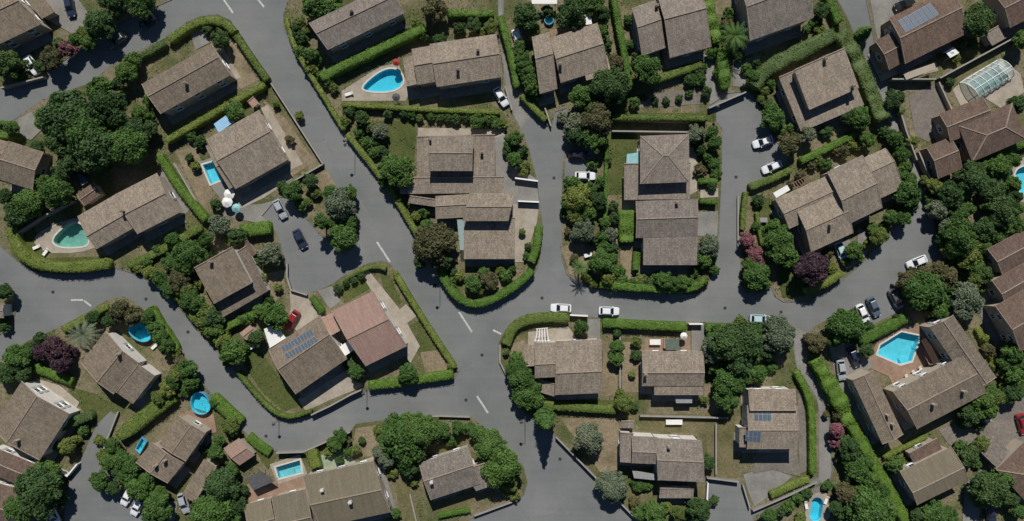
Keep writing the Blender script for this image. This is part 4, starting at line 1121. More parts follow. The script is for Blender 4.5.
HEDGES = [
 ([(168, 40), (197, 20), (222, 20), (234, 32)], 8, 1.8, 'y'), ([(236, 35), (247, 52), (267, 80)], 7, 1.7, 'y'), ([(264, 84), (220, 109), (165, 141)], 7, 2.0, 'y'),
 ([(158, 154), (180, 190), (206, 220)], 8, 1.8, 'g'), ([(10, 225), (15, 250), (36, 265), (70, 268), (109, 263)], 11, 2.1, 'y'), ([(127, 265), (152, 255), (180, 239), (200, 227)], 8, 1.5, 'y'), ([(116, 70), (140, 56), (165, 43)], 6, 1.6, 'd'), ([(62, 330), (84, 319), (106, 306)], 7, 1.3, 'y'),
 ([(240, 231), (270, 227)], 13, 2.2, 'g'), ([(320, 77), (350, 62), (395, 41), (425, 27)], 9, 2.4, 'g'), ([(447, 13), (494, 13)], 7, 2.2, 'g'),
 ([(500, 15), (511, 55), (517, 87)], 7, 2.0, 'g'), ([(521, 95), (532, 106), (546, 120)], 6, 1.6, 'y'), ([(341, 104), (390, 107), (442, 110), (500, 112)], 5, 1.8, 'y'),
 ([(286, 18), (293, 46), (316, 84), (344, 130)], 5, 1.4, 'y'), ([(347, 134), (368, 160), (395, 196), (418, 236)], 6, 1.4, 'y'),
 ([(440, 272), (456, 298), (474, 305), (492, 300), (520, 283), (532, 270)], 8, 2.0, 'g'), ([(539, 226), (537, 248), (531, 262)], 8, 1.8, 'g'),
 ([(613, -8), (622, 40), (631, 86)], 7, 2.4, 'g'), ([(656, 79), (690, 68), (702, 63)], 8, 2.0, 'y'), ([(613, 117), (708, 118)], 6, 2.3, 'y'),
 ([(707, -8), (713, 25), (718, 42)], 11, 2.4, 'g', 1.4), ([(722, 48), (726, 88)], 10, 2.4, 'g', 1.4), ([(754, 86), (766, 68), (806, 48), (836, 33)], 15, 2.5, 'd', .8),
 ([(840, 32), (852, 46), (866, 76), (884, 120)], 15, 2.5, 'd', 1.2), ([(828, -8), (840, 22)], 9, 2.2, 'g'), ([(801, 161), (828, 148), (856, 134)], 7, 1.8, 'g'),
 ([(750, 187), (770, 180), (792, 169)], 7, 1.6, 'y'), ([(746, 192), (744, 210), (743, 230)], 5, 1.4, 'y'), ([(757, 212), (761, 240), (770, 264)], 4, 1.1, 'y'),
 ([(806, 291), (826, 284), (843, 273)], 7, 2.2, 'y'), ([(506, 345), (511, 330), (522, 321), (542, 317), (569, 318)], 10, 1.6, 'y'), ([(603, 323), (645, 325), (687, 327)], 9, 1.9, 'g'),
 ([(706, 328), (728, 328)], 8, 1.6, 'g'), ([(541, 405), (580, 408), (616, 410)], 8, 1.8, 'y'), ([(797, 372), (811, 398), (813, 430), (813, 474)], 7, 1.6, 'g'),
 ([(810, 479), (790, 487), (771, 496)], 7, 1.3, 'y'), ([(816, 360), (828, 380), (841, 402), (850, 425)], 14, 2.4, 'g', 1.6), ([(862, 340), (886, 329), (908, 317)], 10, 1.8, 'g'),
 ([(933, 303), (965, 286)], 8, 1.8, 'g'), ([(848, 418), (876, 465), (907, 521), (925, 556)], 11, 2.0, 'g'), ([(884, 458), (927, 437)], 4, 1.2, 'y'),
 ([(394, 272), (411, 300), (435, 338), (455, 368)], 6, 1.4, 'y'), ([(345, 279), (363, 269), (376, 266), (386, 269)], 4, 1.2, 'y'), ([(368, 386), (410, 381), (453, 374)], 9, 1.9, 'g'),
 ([(311, 297), (322, 312)], 6, 1.6, 'g'), ([(174, 292), (192, 314), (215, 342)], 9, 1.7, 'y', 1.4), ([(218, 332), (240, 320), (261, 311)], 7, 1.8, 'g'),
 ([(237, 372), (259, 399), (276, 414), (290, 418), (311, 411)], 4, 1.6, 'y'), ([(148, 308), (160, 328), (174, 352)], 12, 1.8, 'g', 1.2), ([(118, 437), (145, 416), (172, 395)], 14, 2.2, 'y', 1.0),
 ([(211, 397), (227, 412), (240, 424)], 12, 1.6, 'g'), ([(248, 436), (258, 445), (270, 453)], 9, 1.0, 'g'), ([(310, 450), (316, 468)], 12, 1.8, 'y'),
 ([(30, 366), (52, 374), (72, 382)], 9, 1.4, 'g'), ([(47, 432), (68, 424), (90, 415)], 9, 2.4, 'd'), ([(-10, 121), (14, 124)], 5, 1.2, 'g'), ([(-6, 135), (20, 136)], 6, 1.2, 'g'),
 ([(607, 136), (606, 180), (605, 230)], 3.5, 1.2, 'g'), ([(627, 210), (627, 242)], 15, 2.0, 'g', 1.2), ([(637, 252), (636, 270)], 7, 1.8, 'g'),
 ([(600, 284), (640, 288), (692, 290), (706, 278)], 8, 2.1, 'g'), ([(699, 181), (718, 181)], 6, 1.6, 'g'), ([(700, 201), (717, 202)], 5, 1.6, 'g'),
 ([(978, 328), (990, 352), (1002, 374)], 6, 1.1, 'y'), ([(438, 516), (470, 510)], 5, 1.0, 'g'), ([(974, 165), (1000, 153), (1030, 140)], 9, 2.0, 'g'),
]
for a in HEDGES: hedge(*a)
TREES = [
 # top left
 (67, 48, 9, 'm'), (51, 57, 12, 'r'), (99, 24, 16, 'd'), (115, 1, 16, 'd'), (140, -1, 16, 'b'), (83, 34, 8, 'y'), (5, 64, 14, 'd'), (20, 76, 6, 'b'), (99, 89, 14, 'b'), (66, 116, 27, 'd', 8), (106, 107, 20, 'd', 8),
 (88, 132, 25, 'b', 8), (48, 120, 15, 'b'), (126, 72, 11, 'b'), (140, 113, 9, 'b'), (130, 133, 17, 'd'), (60, 138, 17, 'd'), (94, 147, 22, 'd', 8), (128, 146, 20, 'b', 7.5), (10, 128, 8, 'b'), (150, 128, 8, 'd'),
 (54, 192, 17, 'b'), (27, 203, 15, 'b'), (15, 214, 13, 'd'), (60, 172, 10, 'd'), (4, 196, 8, 'd'), (158, 250, 6, 'b'), (172, 240, 8, 'b'),
 (220, 38, 10, 'd'), (208, 30, 6, 'd'), (234, 110, 10, 'b'), (200, 142, 7, 'd'), (192, 136, 6, 'b'), (196, 166, 5, 'y'), (190, 158, 5, 'd'), (300, 116, 5, 'y'), (290, 140, 5, 'r'), (276, 104, 4, 'y'),
 (218, 225, 12, 'o'), (217, 205, 7, 'd'), (186, 256, 16, 'b'), (237, 236, 9, 'd'), (269, 254, 13, 'o'), (256, 262, 6, 'd'), (291, 192, 10, 'b'), (310, 180, 8, 'd'), (302, 204, 7, 'b'), (283, 186, 6, 'd'),
 (340, 205, 17, 'o', 5), (320, 221, 8, 'b', 6), (342, 237, 14, 'b', 6), (350, 192, 8, 'b'), (206, 240, 8, 'b'), (228, 240, 6, 'y'),
 (178, 281, 12, 'r'), (189, 299, 11, 'b'), (203, 322, 8, 'y'), (232, 352, 14, 'b'), (275, 316, 14, 'b'), (256, 338, 9, 'd'), (213, 318, 11, 'd'), (262, 312, 10, 'b'), (196, 283, 7, 'y'), (226, 334, 6, 'y'), (244, 318, 7, 'b'),
 (350, 366, 7, 'd'), (358, 378, 5, 'y'), (408, 374, 11, 'b'), (450, 366, 4, 'y'), (346, 283, 4, 'd'), (354, 280, 4, 'd'), (362, 276, 4, 'd'), (338, 288, 5, 'd'),
 # left middle
 (4, 292, 9, 'd'), (6, 326, 7, 'd'), (83, 335, 15, 'P'), (54, 349, 13, 'p'), (60, 364, 11, 'p'), (72, 352, 7, 'p'), (120, 311, 12, 'r'), (134, 316, 11, 'r'), (109, 320, 8, 'd'), (160, 336, 9, 'b'), (16, 357, 13, 'b'), (4, 373, 12, 'd'), (40, 339, 8, 'd'), (24, 374, 9, 'd'),
 (181, 362, 7, 'r'), (187, 370, 11, 'b'), (176, 374, 9, 'y'), (190, 383, 8, 'b'), (166, 390, 9, 'y'), (230, 427, 10, 'y'), (66, 446, 9, 'y'), (76, 440, 6, 'y'), (48, 410, 6, 'd'),
 (36, 492, 24, 'd', 7.5), (45, 472, 13, 'b'), (17, 508, 15, 'b'), (60, 500, 9, 'd'), (58, 446, 6, 'b'), (99, 481, 11, 'b'), (112, 488, 8, 'd'), (100, 440, 6, 'y'), (112, 446, 9, 'b'), (122, 460, 10, 'b'), (126, 477, 10, 'b'), (138, 489, 13, 'b'), (156, 507, 14, 'b'), (150, 517, 9, 'd'),
 (215, 453, 9, 'b'), (221, 486, 18, 'd', 6), (213, 510, 20, 'b', 6), (238, 505, 10, 'd'), (204, 449, 5, 'd'), (334, 444, 8, 'b'), (346, 441, 6, 'r'), (356, 450, 6, 'y'), (340, 460, 5, 'd'), (380, 453, 9, 'o'), (244, 490, 6, 'd'),
 (402, 440, 24, 'b', 7), (418, 430, 17, 'b', 7), (394, 427, 13, 'd'), (408, 467, 11, 'd'), (386, 459, 10, 'o'), (490, 446, 16, 'b', 6), (501, 467, 19, 'b', 6.5), (478, 434, 9, 'b'), (458, 428, 8, 'b'), (442, 431, 9, 'b'), (396, 513, 6, 'b'), (510, 484, 8, 'y'), (515, 495, 6, 'y'), (432, 438, 8, 'b'),
 # centre
 (302, 38, 7, 'd'), (310, 54, 8, 'b'), (315, 6, 14, 'b'), (331, 4, 14, 'b'), (301, 22, 6, 'y'), (312, 68, 7, 'y'), (322, 76, 6, 'b'), (296, 34, 5, 'd'), (434, 10, 14, 'r'), (417, 24, 6, 'y'), (474, 24, 8, 'd'), (440, 40, 8, 'd'), (492, 26, 8, 'y'), (482, 34, 7, 'y'), (400, 36, 5, 'd'),
 (361, 118, 8, 'd'), (370, 128, 6, 'y'), (431, 116, 5, 'b'), (404, 114, 5, 'd'), (478, 121, 8, 'b'), (484, 124, 6, 'd'), (502, 124, 6, 'y'), (467, 117, 5, 'd'), (420, 118, 4, 'y'), (396, 170, 18, 'b', 6), (382, 152, 7, 'd'), (376, 142, 6, 'b'),
 (434, 245, 23, 'r', 6), (420, 262, 8, 'd'), (444, 262, 9, 'd'), (416, 216, 6, 'y'), (516, 138, 8, 'b'), (508, 150, 7, 'd'), (518, 152, 6, 'd'), (523, 172, 5, 'y'), (472, 284, 9, 'b'), (490, 281, 9, 'r'), (460, 276, 6, 'y'), (506, 276, 7, 'b'), (528, 246, 4, 'd'), (526, 256, 4, 'b'), (522, 232, 4, 'y'),
 (572, 12, 17, 'd', 6), (526, 16, 14, 'd'), (593, 2, 12, 'b'), (601, 32, 8, 'b'), (614, 63, 10, 'r'), (612, 84, 19, 'd', 6.5), (580, 96, 12, 'b', 5), (574, 124, 12, 'o'), (597, 121, 17, 'r', 6), (523, 58, 8, 'b'), (528, 74, 9, 'b'), (532, 88, 8, 'b'), (594, 95, 8, 'b'), (548, 12, 7, 'd'),
 (647, 68, 16, 'b'), (655, 101, 4.5, 'd', 1.1), (666, 101, 4.5, 'd', 1.1), (679, 99, 4.5, 'd', 1.1), (689, 94, 4.5, 'd', 1.1), (644, 98, 4.5, 'd', 1.1), (634, 103, 6, 'b'), (698, 74, 6, 'd'), (712, 54, 7, 'b'),
 (735, 36, 15, 'P', 5), (727, 24, 7, 'r'), (752, 76, 8, 'b'), (773, 117, 13, 'b'), (761, 99, 5, 'y'), (768, 104, 6, 'b'), (696, 133, 10, 'o'), (815, 22, 7, 'b'), (822, 10, 8, 'd'), (725, 64, 6, 'd'), (718, 72, 6, 'b'), (690, 82, 7, 'd'),
 (576, 135, 11, 'd'), (594, 138, 13, 'b', 5), (572, 184, 9, 'b'), (578, 198, 16, 'y', 5), (585, 230, 12, 'o'), (599, 200, 9, 'd'), (569, 231, 5, 'r'), (602, 262, 14, 'b'), (580, 268, 9, 'P', 4), (588, 276, 7, 'y'), (604, 248, 7, 'b'), (611, 234, 7, 'o'), (613, 206, 6, 'd'), (574, 258, 5, 'r'), (592, 165, 6, 'b'), (608, 278, 8, 'y'),
 (709, 246, 12, 'o'), (704, 260, 9, 'b'), (715, 143, 8, 'b'), (714, 164, 7, 'b'), (700, 150, 7, 'd'), (700, 170, 7, 'r'), (702, 280, 7, 'r'), (684, 282, 8, 'b'), (664, 280, 10, 'b'), (650, 284, 7, 'd'), (694, 272, 6, 'b'), (640, 280, 7, 'y'), (622, 280, 7, 'b'),
 # right of the second cul-de-sac
 (790, 143, 13, 'r'), (808, 134, 9, 'o'), (747, 239, 8, 'm'), (755, 254, 9, 'm'), (757, 276, 14, 'b', 4.5), (751, 264, 8, 'b'), (780, 240, 16, 'b', 5), (785, 254, 14, 'b', 5), (813, 268, 17, 'p', 6), (786, 266, 7, 'b'), (824, 262, 6, 'y'), (828, 252, 6, 'r'), (800, 175, 6, 'r'), (790, 184, 5, 'r'), (826, 165, 7, 'b'), (842, 152, 7, 'r'), (850, 145, 6, 'y'), (758, 200, 6, 'd'), (854, 250, 9, 'b'), (858, 256, 6, 'b'),
 (891, 217, 8, 'b'), (879, 236, 10, 'y'), (904, 219, 8, 'b'), (908, 193, 14, 'b', 5), (902, 176, 9, 'b'), (895, 138, 9, 'b'), (902, 154, 9, 'b'), (868, 140, 8, 'b'), (884, 132, 7, 'd'), (848, 118, 8, 'd'), (860, 118, 12, 'b'), (826, 132, 7, 'd'),
 (868, 30, 6, 'C', 5), (895, 99, 11, 'd'), (978, 20, 16, 'd', 6), (960, 44, 6, 'y'), (955, 58, 6, 'y'), (972, 44, 6, 'd'), (1022, 40, 10, 'b'), (900, 112, 5, 'y'), (912, 142, 7, 'y'), (950, 82, 5, 'd'), (1018, 104, 10, 'd'), (940, 56, 4, 'b'),
 (951, 195, 14, 'd'), (975, 178, 15, 'd', 6), (1000, 167, 13, 'b'), (938, 209, 11, 'o'), (960, 238, 18, 'b', 6), (973, 257, 10, 'y'), (986, 229, 13, 'd'), (1003, 212, 16, 'd', 6), (995, 190, 13, 'd'), (1013, 184, 9, 'b'), (1020, 225, 10, 'b'), (935, 186, 8, 'y'), (958, 216, 10, 'b'), (946, 226, 8, 'o'), (1016, 210, 8, 'b'),
 (925, 290, 19, 'b', 6), (909, 281, 12, 'r'), (948, 276, 11, 'r'), (941, 310, 9, 'b'), (968, 300, 18, 'o', 6), (930, 312, 6, 'y'), (985, 275, 9, 'd'), (976, 280, 8, 'y'), (867, 350, 8, 'd'), (847, 327, 19, 'b', 6), (817, 343, 10, 'r'), (808, 338, 6, 'r'), (834, 340, 8, 'b'), (868, 326, 6, 'd'), (896, 318, 5, 'd'),
 (1014, 352, 13, 'b'), (988, 350, 7, 'r'), (1016, 376, 10, 'b'), (1000, 372, 7, 'y'), (996, 360, 5, 'r'),
 # below the side road
 (745, 341, 21, 'd', 8), (779, 335, 17, 'o', 6), (729, 343, 18, 'd', 7.5), (714, 351, 14, 'o'), (730, 383, 15, 'b', 6), (758, 374, 10, 'b'), (740, 363, 14, 'd', 7), (740, 320, 6, 'y'), (726, 399, 13, 'b', 5), (766, 352, 10, 'd'),
 (581, 327, 8, 'b'), (617, 347, 8, 'b', 3), (616, 358, 8, 'b', 3), (617, 333, 5, 'd'), (636, 355, 6, 'd'), (636, 342, 6, 'y'), (632, 374, 4, 'y'), (522, 381, 15, 'b', 4.5), (527, 396, 16, 'b', 4.5), (513, 368, 9, 'b'), (540, 396, 7, 'b'), (623, 404, 9, 'y'), (634, 406, 5, 'd'), (546, 424, 9, 'C', 12),
 (588, 439, 16, 'o', 5), (613, 487, 15, 'o', 5), (639, 484, 9, 'b', 1.8), (655, 513, 13, 'b'), (678, 513, 8, 'y'), (699, 510, 13, 'd'), (708, 462, 8, 'd', 3), (634, 501, 6, 'r'), (690, 500, 6, 'd'), (646, 484, 7, 'b', 1.8), (714, 500, 6, 'd'), (704, 400, 5, 'y'),
 (837, 430, 8, 'm'), (834, 442, 7, 'm'), (851, 450, 12, 'd'), (857, 471, 12, 'b'), (846, 493, 11, 'r'), (838, 414, 7, 'r'), (806, 493, 6, 'd'), (797, 498, 6, 'b'), (827, 485, 6, 'b'), (788, 506, 7, 'b'), (770, 516, 8, 'b'), (780, 512, 6, 'd'), (800, 518, 7, 'y'), (836, 508, 8, 'd'), (871, 510, 21, 'b', 6), (840, 458, 6, 'd'),
 (895, 464, 9, 'b'), (935, 514, 13, 'b'), (918, 516, 8, 'd'), (968, 456, 12, 'd'), (982, 444, 9, 'y'), (992, 490, 20, 'd', 6), (1002, 480, 13, 'b'), (984, 406, 14, 'b'), (970, 415, 11, 'd'), (1014, 394, 10, 'd'), (998, 398, 8, 'y'), (978, 426, 6, 'd'), (1004, 386, 7, 'y'), (1012, 500, 9, 'd'), (1020, 512, 8, 'b'),
]
TREES += [
 (380, 131, 9, 'o', 3.2),
 (75, 40, 8, 'b'), (60, 44, 7, 'b'), (88, 42, 9, 'b'), (40, 66, 7, 'd'), (150, 118, 7, 'b'), (158, 108, 6, 'y'), (150, 100, 7, 'b'), (132, 60, 9, 'b'), (118, 84, 8, 'd'), (30, 64, 6, 'd'), (36, 148, 8, 'd'), (70, 162, 12, 'd'), (104, 165, 9, 'd'), (40, 182, 9, 'b'),
 (150, 273, 8, 'y'), (160, 279, 9, 'b'), (168, 289, 9, 'b'), (184, 290, 9, 'y'), (196, 303, 10, 'b'), (204, 313, 9, 'y'), (214, 330, 10, 'b'), (222, 341, 9, 'y'), (180, 270, 9, 'b'), (170, 262, 9, 'b'), (200, 256, 8, 'b'), (148, 262, 6, 'b'), (138, 268, 6, 'y'), (228, 362, 6, 'y'), (246, 346, 6, 'b'), (208, 252, 6, 'd'), (198, 246, 7, 'b'), (250, 318, 6, 'b'), (262, 278, 6, 'y'), (278, 288, 5, 'y'), (268, 300, 6, 'b'),
 (40, 352, 9, 'p'), (30, 350, 8, 'b'), (92, 318, 8, 'd'), (146, 318, 8, 'b'), (154, 328, 8, 'b'), (166, 346, 8, 'b'), (176, 352, 7, 'y'), (172, 382, 8, 'b'), (158, 398, 8, 'y'), (184, 390, 7, 'b'), (108, 462, 9, 'b'), (130, 468, 11, 'b'), (146, 482, 10, 'b'), (160, 494, 9, 'b'), (164, 515, 9, 'b'), (118, 472, 8, 'd'), (104, 455, 7, 'y'), (84, 430, 6, 'b'), (50, 440, 6, 'b'), (52, 480, 9, 'b'), (26, 478, 9, 'd'), (230, 470, 8, 'b'), (206, 476, 7, 'b'), (232, 516, 9, 'b'), (196, 516, 8, 'd'), (236, 440, 6, 'b'), (220, 440, 6, 'b'), (190, 388, 6, 'y'), (216, 402, 6, 'b'),
 (296, 28, 6, 'd'), (306, 30, 5, 'y'), (300, 52, 6, 'b'), (316, 60, 7, 'b'), (308, 70, 5, 'd'), (328, 82, 6, 'b'), (334, 88, 5, 'y'), (350, 112, 6, 'd'), (345, 122, 6, 'y'), (360, 132, 6, 'b'), (366, 142, 6, 'b'), (374, 152, 6, 'b'), (388, 114, 5, 'd'), (412, 116, 5, 'b'), (440, 117, 5, 'b'), (448, 118, 5, 'd'), (456, 119, 6, 'd'), (490, 118, 7, 'b'), (496, 124, 6, 'b'), (510, 142, 7, 'b'), (514, 160, 8, 'b'), (524, 150, 5, 'd'), (526, 166, 5, 'y'), (408, 34, 6, 'd'), (424, 36, 7, 'd'), (460, 28, 7, 'd'), (384, 182, 7, 'b'), (402, 198, 6, 'd'), (412, 204, 5, 'b'), (424, 212, 6, 'b'), (428, 226, 7, 'b'),
 (316, 192, 6, 'y'), (296, 186, 6, 'b'), (308, 202, 5, 'y'), (330, 192, 8, 'b'), (350, 222, 8, 'b'), (332, 224, 8, 'b'), (356, 372, 8, 'b'), (348, 356, 6, 'b'), (430, 424, 9, 'b'), (470, 428, 7, 'b'), (450, 440, 7, 'b'), (386, 440, 9, 'b'), (380, 430, 7, 'y'), (498, 456, 9, 'b'), (512, 474, 8, 'b'), (506, 490, 7, 'y'), (340, 436, 8, 'b'), (330, 452, 6, 'y'), (348, 452, 6, 'b'), (362, 440, 4, 'd'), (400, 455, 10, 'b'), (414, 448, 10, 'b'), (392, 472, 6, 'y'), (414, 482, 5, 'y'),
 (450, 282, 7, 'b'), (480, 288, 7, 'y'), (500, 270, 6, 'y'), (512, 268, 5, 'b'), (454, 272, 5, 'd'), (484, 272, 6, 'b'),
 (520, 45, 7, 'b'), (524, 66, 8, 'b'), (530, 81, 8, 'b'), (536, 96, 7, 'b'), (518, 52, 7, 'd'), (534, 30, 7, 'b'), (606, 44, 7, 'b'), (604, 58, 6, 'd'), (604, 14, 8, 'd'), (628, 20, 5, 'b'), (630, 45, 5, 'b'), (636, 58, 6, 'd'), (588, 108, 8, 'b'), (606, 100, 9, 'd'), (620, 98, 8, 'd'), (562, 118, 6, 'o'),
 (700, 80, 7, 'b'), (706, 92, 6, 'd'), (690, 78, 6, 'b'), (702, 68, 6, 'b'), (730, 50, 7, 'b'), (722, 30, 6, 'd'), (740, 58, 6, 'b'), (746, 68, 6, 'b'), (756, 64, 5, 'd'), (728, 14, 7, 'b'), (722, 78, 6, 'b'), (820, 30, 6, 'y'), (806, 30, 5, 'b'), (832, 40, 6, 'd'), (764, 92, 6, 'y'), (770, 84, 5, 'b'), (780, 130, 6, 'b'), (790, 128, 6, 'b'),
 (700, 136, 6, 'b'), (712, 132, 7, 'b'), (708, 156, 7, 'b'), (716, 173, 6, 'b'), (712, 186, 5, 'd'), (714, 270, 6, 'b'), (712, 258, 6, 'b'), (700, 267, 6, 'd'), (690, 284, 6, 'b'), (676, 284, 8, 'b'), (656, 278, 7, 'b'), (646, 282, 6, 'd'), (632, 284, 7, 'b'), (613, 286, 7, 'b'), (618, 270, 7, 'b'), (612, 258, 6, 'b'), (606, 269, 6, 'd'), (602, 237, 7, 'b'), (605, 222, 6, 'b'), (614, 247, 5, 'd'), (594, 283, 6, 'y'), (570, 203, 9, 'b'), (566, 212, 7, 'b'), (575, 216, 9, 'y'), (588, 212, 9, 'b'), (590, 190, 8, 'b'), (577, 234, 8, 'o'), (592, 240, 7, 'd'), (600, 182, 6, 'b'), (608, 160, 4, 'b'), (614, 218, 6, 'd'),
 (812, 166, 5, 'r'), (818, 160, 5, 'y'), (836, 152, 5, 'r'), (858, 146, 5, 'y'), (868, 244, 6, 'y'), (884, 226, 6, 'b'), (872, 228, 6, 'b'), (898, 212, 7, 'b'), (912, 205, 7, 'b'), (910, 180, 8, 'b'), (905, 167, 8, 'b'), (898, 146, 7, 'b'), (914, 198, 8, 'b'), (756, 226, 5, 'b'), (766, 232, 6, 'b'), (774, 226, 8, 'b'), (774, 252, 8, 'b'), (796, 262, 7, 'b'), (802, 282, 6, 'b'), (760, 264, 6, 'm'), (750, 246, 6, 'm'), (764, 284, 7, 'b'), (749, 284, 7, 'b'), (832, 268, 6, 'y'), (846, 262, 5, 'y'),
 (944, 180, 7, 'y'), (965, 192, 8, 'b'), (968, 208, 9, 'b'), (976, 242, 8, 'y'), (950, 250, 9, 'y'), (965, 262, 8, 'y'), (984, 246, 8, 'b'), (998, 236, 8, 'b'), (990, 206, 8, 'b'), (1008, 228, 8, 'b'), (1016, 196, 8, 'd'), (982, 262, 6, 'y'), (930, 200, 7, 'b'), (924, 180, 5, 'y'), (944, 240, 8, 'b'), (953, 264, 6, 'b'), (984, 168, 8, 'b'), (1014, 160, 8, 'b'), (1024, 240, 7, 'd'), (960, 176, 8, 'd'),
 (905, 294, 7, 'b'), (915, 302, 8, 'b'), (936, 284, 10, 'b'), (940, 297, 8, 'b'), (952, 287, 8, 'b'), (912, 272, 6, 'r'), (925, 273, 8, 'r'), (938, 269, 8, 'r'), (975, 268, 8, 'b'), (980, 288, 6, 'b'), (950, 304, 8, 'b'), (856, 338, 8, 'b'), (838, 322, 8, 'b'), (852, 318, 9, 'b'), (1006, 362, 8, 'b'), (1022, 366, 8, 'b'), (1008, 340, 7, 'b'), (984, 338, 5, 'y'), (992, 366, 5, 'y'), (1020, 388, 8, 'b'), (992, 392, 8, 'b'),
 (845, 440, 6, 'b'), (862, 440, 7, 'b'), (850, 462, 8, 'b'), (866, 462, 8, 'b'), (870, 480, 9, 'b'), (862, 490, 9, 'b'), (882, 492, 9, 'b'), (852, 510, 9, 'b'), (838, 488, 6, 'b'), (888, 515, 9, 'b'), (842, 515, 7, 'd'), (826, 414, 4, 'r'), (832, 404, 5, 'b'), (822, 372, 7, 'b'), (834, 392, 7, 'b'), (844, 408, 7, 'b'), (812, 352, 6, 'r'), (906, 462, 6, 'y'), (888, 470, 6, 'b'), (950, 516, 9, 'b'), (926, 508, 7, 'b'), (960, 446, 7, 'b'), (976, 462, 6, 'b'), (984, 480, 9, 'b'), (1004, 496, 9, 'b'), (980, 500, 8, 'b'), (976, 398, 7, 'b'), (990, 412, 8, 'b'), (962, 424, 6, 'b'),
 (506, 352, 4, 'y'), (516, 357, 7, 'b'), (521, 367, 9, 'b'), (534, 388, 9, 'b'), (530, 406, 7, 'b'), (620, 394, 6, 'y'), (628, 399, 6, 'y'), (716, 366, 9, 'b'), (720, 331, 8, 'b'), (760, 330, 8, 'b'), (768, 344, 9, 'b'), (752, 356, 10, 'b'), (746, 378, 8, 'b'), (718, 386, 7, 'b'), (770, 366, 7, 'b'), (640, 513, 8, 'b'), (666, 506, 6, 'y'), (688, 514, 7, 'b'), (784, 344, 9, 'b'), (734, 330, 9, 'b'), (712, 340, 8, 'b'),
]
for a in TREES: tree(*a)
# ------------------------------------------------------------ weeds and low ground cover between the beds
def inside_np(P, poly):
    r = np.zeros(len(P), bool); x, y = P[:, 0], P[:, 1]
    for (x1, y1), (x2, y2) in zip(poly, poly[1:] + poly[:1]):
        if y1 == y2: continue
        r ^= ((y1 > y) != (y2 > y)) & (x < (x2 - x1) * (y - y1) / (y2 - y1) + x1)
    return r
def ground_cover(name, n, size, mat, thr, label, seed, hgt, clump):
    P = RNG.random((n, 2)) * np.array([1084, 581]) - 30
    keep = np.zeros(n, bool)
    for q in PLOTS: keep |= inside_np(P, q)
    for nm, mt, q in PATCH:
        if mt != 'lawn': keep &= ~inside_np(P, q)
    for q in HOLES: keep &= ~inside_np(P, [tuple(W(*c)[:2]) for c in q]) & ~inside_np(P, q)
    wx = (P[:, 0] - 512) * MPP; wy = (260.5 - P[:, 1]) * MPP
    for base, A, u, v in [s[:4] for s in SECTIONS]:
        det = u.x * v.y - u.y * v.x; qx = wx - base.x - A.x; qy = wy - base.y - A.y
        a = (qx * v.y - qy * v.x) / det; b = (u.x * qy - u.y * qx) / det
        keep &= ~((a > 0) & (a < 1) & (b > 0) & (b < 1))
    nz = np.array([noise.fractal(Vector((a * clump, b * clump, seed)), 1.0, 2.0, 3) for a, b in zip(wx, wy)])
    keep &= (nz + 0.25 * RNG.normal(size=n)) > thr
    k = int(keep.sum())
    L = np.stack([wx[keep], wy[keep], KERB + 0.02 + hgt * RNG.random(k)], 1)
    N = unit(RNG.normal(size=(k, 3)) * 0.6 + np.array([0, 0, 1.0]))
    o = bpy.data.objects.new(name, leaf_mesh(name, L, N, size, [mat])); COL.objects.link(o)
    o['kind'] = 'stuff'; o['label'] = label; o['category'] = 'plants'
ground_cover('grass', 170000, 0.15, 'hedge_yellow', 0.10, 'patchy grass and weeds over the garden ground', 3.0, 0.06, 0.16)
ground_cover('ground_cover', 90000, 0.19, 'leaf_broad', 0.34, 'low leafy ground cover in patches over the gardens', 17.0, 0.30, 0.22)
# ------------------------------------------------------------ garden walls and fences
def wall(pts, h=1.2, mat='wall_grey', label=None, th=0.2, name='garden_wall'):
    c = pts[len(pts) // 2] if len(pts) > 2 else ((pts[0][0] + pts[1][0]) / 2, (pts[0][1] + pts[1][1]) / 2)
    org = W(*c, h); org.z = KERB - 0.1
    t = thing(name, label, 'wall', org)
    P = [W(x, y, h) - org for x, y in pts]
    for p in P: p.z = 0
    a = MB(); b = MB()
    n = len(P); L = []; R = []; L2 = []; R2 = []
    for i, p in enumerate(P):
        d0 = (P[i] - P[i - 1]).normalized() if i else None; d1 = (P[i + 1] - P[i]).normalized() if i < n - 1 else None
        d = (d0 + d1).normalized() if d0 and d1 else (d0 or d1)
        s = Vector((d.y, -d.x, 0)); k = 1 / max(.5, s.dot(Vector(((d1 or d0).y, -(d1 or d0).x, 0))))
        L.append(p - s * th / 2 * k); R.append(p + s * th / 2 * k); L2.append(p - s * (th / 2 + .05) * k); R2.append(p + s * (th / 2 + .05) * k)
    U = lambda q, z: Vector((q.x, q.y, z))
    for i in range(n - 1):
        a.solid([L[i], R[i], R[i + 1], L[i + 1]], [U(q, h) for q in (L[i], R[i], R[i + 1], L[i + 1])])
        b.solid([U(q, h) for q in (L2[i], R2[i], R2[i + 1], L2[i + 1])], [U(q, h + .07) for q in (L2[i], R2[i], R2[i + 1], L2[i + 1])])
    a.build('masonry', mat, t); b.build('coping', 'coping_stone' if mat != 'stucco_white' else 'white_paint', t)
    if not label: auto(t, ('white' if 'white' in mat else 'grey') + (' low' if h < 1.1 else ' tall' if h > 1.7 else '') + ' garden wall', 'wall', c, 'garden walls')
